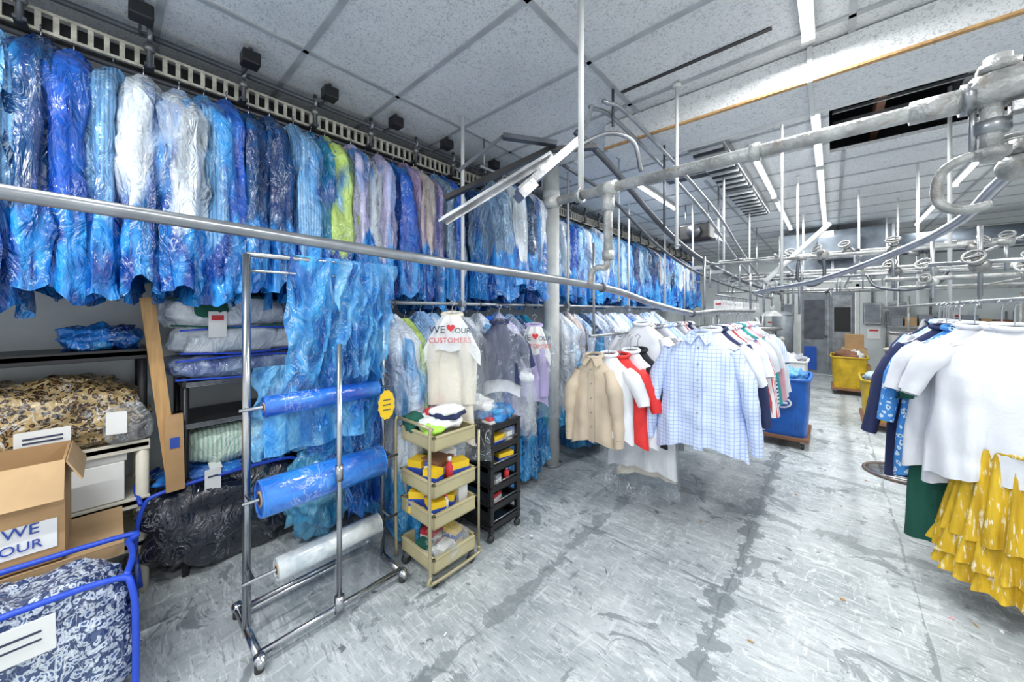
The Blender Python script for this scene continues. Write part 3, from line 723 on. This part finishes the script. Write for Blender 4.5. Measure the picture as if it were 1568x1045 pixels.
for i in range(24):
    y=5+i*.13; mb.box((-1.05,y,1.66),(.10,.004,.16),paper,rz=rnd.uniform(-.5,.5)); mb.box((-1.05,y-.004,1.69),(.06,.004,.02),redL); mb.cyl((-1.05,y,1.74),(-1.05,y,1.80),.003,steel,5)
for y in (5,8.0): mb.cyl((-1.05,y,1.8),(-1.05,y,CH-.012),.01,steel)
mb.build()

# ------------------------------------------------------------------ chrome rack with film rolls
mb=MB('film_roll_dispenser_rack')
def rod(a,b,r=.016): mb.cyl(a,b,r,chrome,14)
rod((-2.13,.44,.05),(-2.13,.44,1.88),.018); rod((-2.13,1.15,.05),(-2.13,1.15,1.88),.015)
rod((-2.13,.44,1.88),(-2.13,1.15,1.88),.013); rod((-2.13,.44,1.80),(-2.13,1.15,1.80),.007)
for y in (.44,1.15):
    rod((-2.34,y,.05),(-1.86,y,.05),.018)
    for x in (-2.32,-1.90): mb.cyl((x,y,0),(x,y,.045),.02,casterM,10); mb.pillow((x,y,.055),(.055,.055,.045),chrome,.8,0,1,nu=12,nv=8,flatb=False)
rod((-1.92,.44,.06),(-1.92,1.15,.06),.015); rod((-2.28,.44,.06),(-2.28,1.15,.06),.013); rod((-2.13,.44,.14),(-2.13,1.15,.14),.010)
rod((-1.91,.79,.06),(-1.91,.79,1.43),.013); mb.cyl((-1.91,.79,.72),(-1.91,.79,.80),.019,chrome,12); mb.cyl((-1.91,.79,.04),(-1.91,.79,.12),.025,chrome,12)
for y0,z,r,m,x,l in ((.50,1.13,.052,ROLLB,-2.08,.58),(.47,.71,.088,ROLLB,-2.02,.60),(.54,.34,.055,ROLLC,-2.02,.52)):
    yy0=y0;yy1=y0+l
    mb.cyl((x,yy0,z),(x,yy1,z),r,m,28); mb.torus((x,yy0,z),r*.93,r*.08,m,(0,1,0),24); mb.torus((x,yy1,z),r*.93,r*.08,m,(0,1,0),24)
    mb.cyl((x,yy0-.004,z),(x,yy0+.01,z),r*.42,card,16); mb.cyl((x,yy0-.006,z),(x,yy0+.01,z),r*.30,blackM,16)
    mb.cyl((x,.40,z),(x,1.19,z),.008,chrome,8)
    mb.beam((-2.13,.44,z),(x,.44,z),.02,.012,chrome); mb.beam((-2.13,1.15,z),(x,1.15,z),.02,.012,chrome)
mb.build()
mb=MB('draped_blue_film')
def drape(x0,ya,yb,z1,z0,m,seed,amp=.05,nu=56,nv=48,lean=0):
    def fn(u,v):
        y=ya+(yb-ya)*u; z=z1+(z0-z1)*v+.14*noise.noise(Vector((u*4,seed,0)))*v
        g=1-.22*v*sin(u*pi/2+.3)
        n1=1-2*abs(noise.noise(Vector((u*5+v*2.2,v*1.6,seed)))); n2=1-2*abs(noise.noise(Vector((u*11-v*2,v*4,seed+3))))
        return Vector((x0+amp*(.25+v)*(n1*.9+n2*.5-.6), ya+(y-ya)*g+lean*v+.04*noise.noise(Vector((u*3,v*5,seed+4))), z))
    mb.grid(fn,nu,nv,m)
drape(-2.13,.62,1.18,1.90,1.02,BAG,1.0,.12,lean=-.04); drape(-2.18,.66,1.2,1.90,.75,BAG,5.0,.12,lean=.03); drape(-2.10,.85,1.22,1.89,1.22,BAG2,9.0,.10)
drape(-2.24,.95,1.22,1.35,.35,BAG3,12,.10); drape(-2.3,.50,1.0,1.30,.80,BAG2,15,.08)
mb.build()
mb=MB('loose_clear_film')
def fn(u,v):
    y=.80+.27*u; return Vector((-1.965+.10*v*v*.5+.015*sin(u*9+v*3), y-.05*v, .345-.30*v+.01*sin(u*12)))
mb.grid(fn,18,16,CLEAR)
def fn(u,v):
    y=.50+.5*u; return Vector((-2.10+.03*sin(u*15)+.02*v, y, 1.08-.2*v))
mb.grid(fn,18,10,BAG2)
mb.build()
mb=MB('yellow_scalloped_tag')
ring=[(-2.03+0.0,1.12+.05*(1+.12*(i%2))*cos(2*pi*i/24),1.03+.085*(1+.08*(i%2))*sin(2*pi*i/24)) for i in range(24)]
mb.add(ring+[(p[0]+.004,p[1],p[2]) for p in ring],[list(range(24)),list(range(47,23,-1))]+[[i,(i+1)%24,24+(i+1)%24,24+i] for i in range(24)],yellowB,False)
for k in range(3): mb.box((-2.025,1.12,1.0+.03*k),(.004,.05,.005),inkM)
mb.cyl((-2.03,1.12,1.10),(-2.10,1.14,1.2),.002,blackM,5)
mb.build()

# ------------------------------------------------------------------ carts
def tray(mb,x0,x1,y0,y1,z,h,m,t=.012,lip=True):
    mb.bx((x0,y0,z),(x1,y1,z+.012),m,.003)
    mb.bx((x0,y0,z),(x0+t,y1,z+h),m,.003); mb.bx((x1-t,y0,z),(x1,y1,z+h),m,.003)
    mb.bx((x0,y0,z),(x1,y0+t,z+h),m,.003); mb.bx((x0,y1-t,z),(x1,y1,z+h),m,.003)
    if lip:
        for a,bb in (((x0-.008,y0-.008),(x0+t,y1+.008)),((x1-t,y0-.008),(x1+.008,y1+.008)),((x0-.008,y0-.008),(x1+.008,y0+t)),((x0-.008,y1-t),(x1+.008,y1+.008))):
            mb.bx((a[0],a[1],z+h-.008),(bb[0],bb[1],z+h+.004),m,.003)
mb=MB('beige_utility_cart')
X0,X1,Y1_,Y2_=-2.04,-1.70,1.23,1.55
for z,h in ((.79,.085),(.52,.085),(.34,.085),(.09,.085)): tray(mb,X0,X1,Y1_,Y2_,z,h,beigeM)
brassT=M('cart_tube_frame',(.46,.41,.26),.35,.4)
for x in (X0-.01,X1+.01):
    mb.tube([(x,Y1_-.03,.06),(x,Y1_-.035,.4),(x,Y1_-.035,.88),(x,Y1_-.02,.93)],.010,brassT)
    mb.tube([(x,Y2_+.02,.06),(x,Y2_+.02,.84)],.008,brassT)
mb.cyl((X0-.01,Y1_-.02,.93),(X1+.01,Y1_-.02,.93),.010,brassT)
mb.tube([(X1+.012,Y1_-.03,.10),(X1+.012,Y1_-.02,.055),(X1+.012,Y2_,.055),(X1+.012,Y2_+.02,.1)],.010,brassT)
for x in (X0+.02,X1-.02):
    for y in (Y1_+.02,Y2_-.02):
        mb.cyl((x-.012,y,.028),(x+.012,y,.028),.028,casterM,14); mb.box((x,y,.06),(.035,.03,.03),steel)
mb.build()
mb=MB('cart_supplies'); rnd=random.Random(8)
def ybox(x,y,z,s,rz,m=yellowB):
    mb.box((x,y,z+s[2]/2),s,m,rz); mb.box((x,y,z+s[2]/2),(s[0]*1.01,s[1]*1.01,s[2]*.35),blueB if m is yellowB else paper,rz)
def bottle(x,y,z,r,h,m,capm=paper):
    mb.vt([(x,y,z),(x,y,z+h*.7),(x,y,z+h*.82),(x,y,z+h*.85)],[r,r,r*.45,r*.4],m,14); mb.cyl((x,y,z+h*.85),(x,y,z+h),r*.48,capm,10)
ybox(-1.79,1.29,.535,(.10,.07,.12),.3); ybox(-1.88,1.39,.535,(.14,.15,.14),.2,cTN); ybox(-1.77,1.46,.535,(.09,.12,.13),-.2); ybox(-1.97,1.31,.535,(.1,.1,.13),.4); ybox(-1.93,1.49,.535,(.12,.09,.15),.1,paper)
bottle(-1.76,1.39,.535,.025,.17,redL); bottle(-1.84,1.28,.535,.022,.15,paper,blueB)
ybox(-1.78,1.30,.355,(.10,.10,.12),-.3); ybox(-1.80,1.41,.355,(.09,.11,.12),.7); ybox(-1.95,1.3,.355,(.1,.12,.13),.7); ybox(-1.80,1.50,.355,(.08,.07,.16),0,paper); ybox(-1.93,1.45,.355,(.12,.12,.13),.3); ybox(-1.86,1.34,.44,(.10,.09,.05),.9,yellowB)
bottle(-1.76,1.355,.355,.022,.14,paper,redL)
mb.pillow((-1.82,1.39,.16),(.24,.26,.16),CLEAR,.7,.04,4,fr=14); ybox(-1.95,1.4,.105,(.1,.12,.09),.3,redL); ybox(-1.80,1.38,.105,(.08,.12,.05),.3,paper); ybox(-1.84,1.48,.105,(.1,.07,.10),.2,yellowB); ybox(-1.86,1.28,.105,(.1,.06,.09),.2,cDG)
mb.pillow((-1.88,1.38,.90),(.28,.26,.09),paper,.7,.03,6,fr=12); mb.pillow((-1.98,1.28,.90),(.14,.12,.09),cDG,.7,.03,7,fr=14); mb.pillow((-1.95,1.42,.94),(.12,.14,.06),redL,.7,.03,9,fr=14); mb.pillow((-1.80,1.29,.89),(.14,.10,.07),cGN,.7,.03,9,fr=14)
mb.pillow((-1.84,1.44,.95),(.20,.20,.06),cNV,.6,.02,3,fr=14,rz=.5); mb.pillow((-1.83,1.43,.975),(.19,.19,.04),paper,.6,.02,5,fr=14,rz=.4)
mb.build()
mb=MB('black_utility_cart')
X0,X1,Y1_,Y2_=-2.12,-1.75,1.74,2.04
for z in (.07,.20,.33,.47,.61,.76): tray(mb,X0,X1,Y1_,Y2_,z,.05,blackM)
for x in (X0+.012,X1-.012):
    for y in (Y1_+.012,Y2_-.012):
        mb.box((x,y,.43),(.035,.035,.74),blackM,bev=.006); mb.cyl((x-.012,y,.025),(x+.012,y,.025),.025,casterM,12)
mb.bx((X0,Y1_,.10),(X0+.006,Y2_,.78),blackM); mb.bx((X0,Y1_,.10),(X1,Y1_+.006,.78),blackM)
for z in (.14,.27,.40,.54,.69):
    mb.cyl((X1,Y1_+.03,z),(X1,Y2_-.03,z),.005,steel,6)
mb.build()
mb=MB('cart_supplies')
ybox(-1.82,1.84,.622,(.10,.13,.09),.2); ybox(-1.82,1.93,.482,(.10,.13,.09),-.2); ybox(-1.84,1.85,.212,(.08,.10,.08),.2,redL); ybox(-1.82,1.96,.622,(.08,.07,.09),.2,paper); ybox(-1.82,1.84,.342,(.08,.07,.09),.2,cGR); bottle(-1.80,1.95,.342,.022,.11,redL)
mb.pillow((-1.90,1.88,.85),(.28,.26,.13),BAG,.7,.04,4,fr=14); mb.pillow((-1.96,1.84,.89),(.24,.18,.14),paper,.7,.04,8,fr=14); ybox(-1.85,1.97,.78,(.08,.08,.08),0); ybox(-1.82,1.80,.78,(.08,.08,.07),0,redL)
mb.build()

def laundry(name,x0,x1,y0,y1,zt,m,fill,logo=False):
    mb=MB(name)
    cx,cy=(x0+x1)/2,(y0+y1)/2; hx,hy=(x1-x0)/2,(y1-y0)/2
    def fn(u,v):
        a=u*2*pi; k=.90+.10*v+.02*noise.noise(Vector((cos(a)*3,sin(a)*3,v*4)))
        z=.13+(zt-.13)*v
        return Vector((cx+hx*k*sg(cos(a),.28),cy+hy*k*sg(sin(a),.28),z+.006*sin(a*9)*v))
    mb.grid(fn,56,10,m,True)
    mb.grid(lambda u,v: Vector((cx+hx*(1-.04*v)*sg(cos(u*2*pi),.28),cy+hy*(1-.04*v)*sg(sin(u*2*pi),.28),zt-.1*v)),56,3,m,True)
    pts=[Vector((cx+hx*1.02*sg(cos(a),.28),cy+hy*1.02*sg(sin(a),.28),zt)) for a in [2*pi*i/56 for i in range(57)]]
    mb.vt(pts,[.018]*57,m,6,cap=False)
    mb.bx((x0-.0,y0,.09),(x1,y1,.13),cTN,.005)
    for x in (x0+.06,x1-.06):
        for y in (y0+.06,y1-.06):
            mb.cyl((x-.015,y,.04),(x+.015,y,.04),.04,casterM,14); mb.box((x,y,.08),(.04,.05,.03),steel)
    for s in (-.45,.45): mb.box((cx+s*hx,y0+.02,(zt+.13)/2),(.02,.02,zt-.2),m)
    if logo:
        o=[(cx+.10*cos(a),y0-.012,zt*.66+.065*sin(a)) for a in [2*pi*i/24 for i in range(24)]]
        mb.add(o,[list(range(24))],paper,False)
        mb.add([((p[0]-cx)*.8+cx,p[1]-.004,(p[2]-zt*.66)*.7+zt*.66) for p in o],[list(range(24))],blueB,False)
        mb.box((cx,y0-.02,zt*.66),(.12,.004,.025),paper)
    k=0
    for dx,dy,sz,mm in fill:
        mb.pillow((cx+dx*hx,cy+dy*hy,zt-.02),(sz,sz*1.1,sz*.7),mm,.8,.07,k,fr=8,flatb=False); k+=1
    mb.build()
blueC=M('blue_vinyl',(.01,.13,.55),.4,bump=.3,bscale=8,var=.35); yelC=M('yellow_vinyl',(.64,.42,.015),.45,bump=.3,bscale=8,var=.35)
laundry('blue_laundry_cart',-.70,-.20,5.28,6.05,.80,blueC,[(-.3,-.2,.28,BAG2),(.3,.1,.3,BAG2),(0,.6,.3,BAG)],True)
laundry('yellow_laundry_cart',.30,.90,6.75,7.6,.66,yelC,[(-.3,0,.32,cLB),(.3,-.2,.34,cW),(.1,.5,.36,cPU)])
laundry('yellow_laundry_cart',-.02,.5,9.3,10.1,.72,yelC,[(0,0,.36,cTN),(.3,.4,.3,cW)])
laundry('yellow_laundry_cart',1.1,1.7,7.2,8.1,.66,yelC,[(-.3,0,.3,cW),(.3,-.2,.3,cPK)])
laundry('white_laundry_cart',-.75,-.3,7.2,7.9,.80,whiteP,[(-.2,0,.34,cW),(.3,.3,.3,cGR)])
mb=MB('stacked_carton'); mb.bx((.1,10.5,0),(.6,11.0,.45),card); mb.bx((.15,10.55,.45),(.55,10.95,.8),card2); mb.bx((.33,10.54,.0),(.37,10.545,.8),paper); mb.bx((.2,10.6,.8),(.5,10.9,1.1),card); mb.build()
mb=MB('pendant_dish_lamp')
mb.grid(lambda u,v: Vector((-.95+.20*v*cos(u*2*pi),9.3+.20*v*sin(u*2*pi),1.62-.12*v*v)),24,6,whiteP,True); mb.cyl((-.95,9.3,1.62),(-.95,9.3,2.3),.01,whiteP); mb.cyl((-.95,9.3,1.62),(-.95,9.3,1.72),.04,whiteP); mb.build()
mb=MB('pressing_table')
mb.bx((-2.2,8.6,.75),(-1.2,9.4,.82),whiteP,.01)
for x in (-2.1,-1.3):
    for y in (8.7,9.3): mb.cyl((x,y,0),(x,y,.75),.03,steel)
mb.pillow((-1.7,9,.95),(.8,.6,.26),cPK,.6,.05,3); mb.pillow((-1.5,8.8,1.1),(.4,.4,.2),cCR,.6,.05,5); mb.build()
def press(x,y,rz):
    mb=MB('garment_steam_press')
    R=Matrix.Rotation(rz,3,'Z'); O=Vector((x,y,0)); q=lambda a,b_,c_: O+R@Vector((a,b_,c_))
    mb.box(q(0,0,.35),(.5,.45,.7),gD,rz=rz,bev=.02); mb.box(q(0,0,.75),(.3,.3,.12),steel,rz=rz,bev=.01)
    mb.pillow(q(0,-.15,.86),(.95,.34,.10),cCR,.7,.005,2,rz=rz); mb.pillow(q(0,-.10,1.18),(.90,.32,.12),alu,.7,.003,3,rz=rz,ry=0)
    mb.tube([q(0,.3,.7),q(0,.36,1.1),q(0,.25,1.42),q(0,-.08,1.25)],.035,whiteP); mb.cyl(q(-.2,.2,.7),q(-.2,.2,1.9),.02,pipeM); mb.cyl(q(.25,-.28,.82),q(.25,-.35,1.15),.012,blackM)
    mb.box(q(0,-.35,.06),(.4,.15,.04),blackM,rz=rz); mb.cyl(q(.12,.15,.8),q(.12,.15,1.5),.05,steel)
    mb.build()
press(-1.35,10.6,.4); press(1.25,10.2,-.3); press(2.3,9.3,-.5); press(-2.4,10.8,.2)
mb=MB('metal_storage_rack')
for z in (.15,.7,1.25):
    mb.bx((.9,11.45,z),(2.6,11.9,z+.03),steel)
for x in (.92,1.7,2.58):
    for y in (11.47,11.88): mb.cyl((x,y,0),(x,y,1.6),.015,steel,8)
rnd=random.Random(31)
for z in (.18,.73,1.28):
    x=.95
    while x<2.4:
        w=rnd.uniform(.12,.28); h=rnd.uniform(.15,.36 if z<1.2 else .25); mb.bx((x,11.5,z),(x+w,11.8,z+h),rnd.choice([card,cGR,gD,paper,cGR,card2,cTN,steel]),.005); x+=w+.03
mb.build()
mb=MB('steel_boiler_tank')
mb.cyl((-.95,11.4,.2),(-.95,11.4,1.5),.22,gD,24); mb.pillow((-.95,11.4,1.5),(.44,.44,.2),gD,.9,0,1,flatb=False); mb.cyl((-.95,11.4,1.55),(-.95,11.4,2.6),.03,pipeM); mb.cyl((-.95,11.15,.9),(-.95,11.18,.9),.07,whiteP)
for a in (0,2.1,4.2): mb.cyl((-.95+.18*cos(a),11.4+.18*sin(a),0),(-.95+.18*cos(a),11.4+.18*sin(a),.25),.02,steel)
mb.build()
mb=MB('floor_drain_cover'); rust=M('rusty_iron',(.20,.15,.13),.7,.3,var=.4)
mb.torus((.50,5.15,.008),.26,.016,rust,n=36); mb.cyl((.50,5.15,0),(.50,5.15,.008),.25,steel,36)
for i in range(7): mb.box((.50,4.97+.06*i,.010),(.3,.012,.008),darkrail)
mb.build()

# ------------------------------------------------------------------ left storage
mb=MB('storage_shelf_unit')
for z,m in ((1.38,blackM),(.86,shelfW),(.54,shelfW),(.30,shelfW)):
    mb.bx((-3.38,-1.3,z-.035),(-2.93,.15,z),m,.006)
    mb.bx((-2.945,-1.3,z-.05),(-2.93,.15,z+.008),m,.003)
for y,m in ((.12,shelfW),(-1.25,shelfW)):
    for x in (-2.96,-3.35):
        mb.cyl((x,y,0),(x,y,.86),.028,m,12); mb.cyl((x,y,.86),(x,y,1.38),.02,blackM,10)
mb.build()
mb=MB('black_wire_shelf_unit')
for z in (1.17,.92,.45):
    mb.bx((-3.36,.28,z-.03),(-2.90,1.35,z),blackM,.005)
    for i in range(5): mb.bx((-2.895,.30,z-.03+i*.006),(-2.89,1.33,z-.027+i*.006),steel)
for y in (.30,1.33):
    for x in (-2.92,-3.34): mb.cyl((x,y,0),(x,y,1.25),.018,blackM,10)
mb.build()
mb=MB('leopard_blanket_bag')
mb.pillow((-3.12,-.30,1.045),(.50,.88,.37),leop,.55,.05,1,nu=70,nv=40,crease=.05)
mb.pillow((-2.92,.06,.99),(.10,.20,.22),CLEAR,.7,.03,2,nu=20,nv=14)
mb.box((-2.855,-.22,.98),(.006,.17,.09),paper,rz=.05); mb.box((-2.851,-.22,.99),(.004,.12,.008),inkM,rz=.05); mb.box((-2.851,-.22,.97),(.004,.12,.008),inkM,rz=.05)
mb.box((-2.87,.02,1.0),(.006,.08,.12),paper,rz=-.3)
mb.build()
mb=MB('folded_blue_plastic'); mb.pillow((-3.12,-.03,1.45),(.3,.32,.15),BAG3,.7,.06,3,fr=12,nu=50,nv=30,crease=.05); mb.pillow((-3.05,.02,1.44),(.2,.2,.10),BAG,.7,.05,6,fr=12); mb.build()
mb=MB('leaning_wood_board'); mb.box((-2.86,.185,1.17),(.022,.06,1.02),wood,rx=.10); mb.box((-2.85,.245,.78),(.03,.08,.44),card,rx=.02); mb.box((-2.833,.245,.84),(.004,.04,.06),blueB); mb.build()
mb=MB('white_carton_box'); mb.bx((-3.25,-.35,.545),(-2.96,.05,.76),paper,.004); mb.bx((-3.24,-.10,.76),(-2.97,.06,.82),paper,.004); mb.box((-2.955,-.22,.66),(.003,.10,.03),redL); mb.box((-2.955,-.22,.61),(.003,.14,.008),inkM)
mb.build()
mb=MB('open_cardboard_box')
x0,x1,y0,y1,z0,z1=-2.78,-2.42,-.75,-.13,.56,.97
mb.bx((x0,y0,z0),(x1,y1,z0+.01),card)
mb.bx((x1-.008,y0,z0),(x1,y1,z1),card); mb.bx((x0,y0,z0),(x0+.008,y1,z1),card); mb.bx((x0,y0,z0),(x1,y0+.008,z1),card); mb.bx((x0,y1-.008,z0),(x1,y1,z1),card)
mb.box((x1+.03,(y0+y1)/2,z1-.07),(.006,y1-y0,.16),card2,ry=-.35); mb.box(((x0+x1)/2,y1+.025,z1-.05),(x1-x0,.006,.10),card2,rx=.45)
mb.box((x1+.003,-.30,.68),(.004,.30,.12),paper); mb.box((x1+.006,-.36,.71),(.003,.10,.06),redL); 
bx_=mb.build()
for t,y,z,m,sz in (('WE',-.24,.70,blueB,.06),('OUR',-.24,.64,blueB,.05),('OT',-.40,.60,redL,.08)):
    cu=bpy.data.curves.new(t,'FONT'); cu.body=t; cu.size=sz; cu.extrude=.001; cu.materials.append(m); cu.align_x='CENTER'
    to=bpy.data.objects.new('box_lettering',cu); COL.objects.link(to); to.location=(x1+.009,y,z); to.rotation_euler=(pi/2,0,pi/2); to.parent=bx_
mb=MB('cardboard_stack')
mb.bx((-2.86,-.80,.50),(-2.40,.04,.55),card2); mb.bx((-2.85,-.9,.30),(-2.45,-.10,.49),card); mb.bx((-2.9,-.95,0),(-2.5,-.15,.29),card)
mb.build()
mb=MB('floral_comforter_bag')
mb.pillow((-2.22,-.42,.29),(.34,.98,.58),flor,.38,.04,1,nu=80,nv=46,ry=-.10,crease=.05)
xo,zz=-2.07,.565
mb.tube([(xo,-.92,zz),(xo,-.3,zz+.01),(xo,.0,zz),(xo+.02,.055,zz-.05),(xo+.04,.065,.3),(xo+.04,.06,.03)],.011,blueTrim)
mb.tube([(-2.38,-.92,.60),(-2.38,-.0,.59),(-2.34,.05,.57),(-2.2,.06,.57),(-2.07,.04,.56)],.011,blueTrim)
mb.grid(lambda u,v: Vector((-2.045-.30*u, .072+.012*noise.noise(Vector((u*6,v*6,3))), .04+.52*v)),16,24,M('sheer_navy_panel',(.02,.07,.42),.3,coat=1,bump=.6,bscale=9,wrap=.7))
mb.box((-2.19,-.35,.612),(.13,.16,.004),paper,rz=.2); mb.box((-2.035,-.22,.48),(.004,.18,.13),paper,ry=.1); mb.box((-2.031,-.22,.50),(.003,.12,.008),inkM,ry=.1); mb.box((-2.033,-.22,.47),(.003,.12,.006),inkM,ry=.1)
mb.build()
mb=MB('black_comforter_bag')
navyG=M('black_vinyl_quilt',(.010,.014,.028),.25,bump=.9,coat=1,wrap=.35)
mb.pillow((-3.05,.50,.30),(.42,.84,.60),navyG,.5,.06,2,nu=80,nv=46,crease=.12,fr=5)
mb.tube([(-2.90,.11,.05),(-2.88,.09,.3),(-2.88,.12,.50),(-2.88,.2,.555),(-2.87,.5,.575),(-2.88,.84,.56),(-2.88,.90,.48),(-2.88,.905,.3)],.011,blueTrim)
mb.tube([(-2.88,.11,.52),(-3.05,.10,.58),(-3.2,.2,.60)],.011,blueTrim)
mb.box((-2.86,.42,.56),(.004,.08,.13),paper,rz=.1); mb.box((-2.857,.42,.58),(.003,.05,.01),inkM,rz=.1); mb.box((-2.92,.44,.625),(.09,.06,.004),paper,ry=.2); mb.pillow((-3.05,.5,.58),(.34,.7,.08),BAG3,.6,.04,9,crease=.04)
mb.build()
mb=MB('tied_blue_laundry_bag')
mb.pillow((-2.78,1.0,.32),(.42,.44,.64),M('pale_blue_bag_film',(.18,.54,.78),.2,bump=.9,coat=1,col2=(.04,.32,.62),wrap=.7,stretch=(1,1,.4),vscale=10),.85,.06,3,nu=64,nv=50,fr=9,crease=.07)
mb.vt([(-2.78,1.0,.60),(-2.76,1.0,.66),(-2.74,.98,.72)],[.09,.03,.08],BAG2,12)
mb.pillow((-2.95,.80,.70),(.3,.34,.24),BAG,.8,.05,5,crease=.06); mb.build()
mb=MB('green_striped_bundle'); mb.pillow((-3.10,.60,.74),(.36,.60,.28),pGS,.6,.03,2,crease=.04); mb.build()
mb=MB('comforter_bag_stack')
whQ=M('white_quilt',(.70,.75,.80),.25,bump=.9,coat=1,col2=(.38,.45,.55),vscale=9,wrap=.8); blQ=M('bluegrey_quilt',(.32,.42,.60),.3,bump=.9,coat=1,col2=(.06,.10,.28),vscale=10,wrap=.8)
for i,(z,h,m,ya,yb) in enumerate(((1.25,.16,blQ,.20,.98),(1.42,.20,whQ,.22,.96),(1.60,.23,whQ,.18,.90))):
    mb.pillow((-3.08,(ya+yb)/2,z),(.46,yb-ya,h),m,.5,.04,i,nu=64,nv=26,crease=.05)
    for dz in (-.45,.4): mb.tube([(-2.87,ya+.05,z+dz*h*.8),(-2.86,(ya+yb)/2,z+dz*h),(-2.87,yb-.05,z+dz*h*.8)],.006,blueTrim if i<2 else cDG)
mb.box((-2.84,.44,1.52),(.004,.09,.16),paper,rz=.1); mb.box((-2.835,.44,1.56),(.004,.06,.03),redL,rz=.1); mb.pillow((-2.88,.42,1.62),(.08,.2,.12),cDG,.7,.02,2)
mb.pillow((-3.0,.98,1.02),(.38,.50,.22),whQ,.55,.03,8,crease=.04); mb.pillow((-3.0,1.2,1.52),(.4,.46,.4),whQ,.6,.05,12,crease=.06); mb.pillow((-2.98,1.18,1.50),(.46,.5,.46),BAG2,.7,.06,11)
mb.pillow((-2.98,1.16,1.08),(.42,.44,.3),BAG,.7,.06,13,crease=.06); mb.pillow((-2.85,1.25,.75),(.4,.4,.4),BAG3,.8,.07,14,crease=.08); mb.pillow((-2.8,1.3,.3),(.4,.44,.55),BAG3,.8,.07,15,crease=.08)
mb.build()
mb=MB('floor_litter'); rnd=random.Random(21)
for i in range(34):
    x=rnd.uniform(-1.7,1.2); y=rnd.uniform(1.0,5.0); mb.box((x,y,.003),(rnd.uniform(.01,.03),rnd.uniform(.006,.02),.003),rnd.choice([paper,paper,card,wood,cPK]),rz=rnd.uniform(0,3))
mb.build()

# ------------------------------------------------------------------ camera
cd=bpy.data.cameras.new('Camera'); cam=bpy.data.objects.new('Camera',cd); COL.objects.link(cam)
cam.location=(0,0,1.6); cam.rotation_euler=(radians(90),0,radians(41.8)); cd.lens=12.6; cd.sensor_width=36; cd.shift_y=-.029; cd.clip_start=.03
S.camera=cam
S.view_settings.view_transform='Standard'
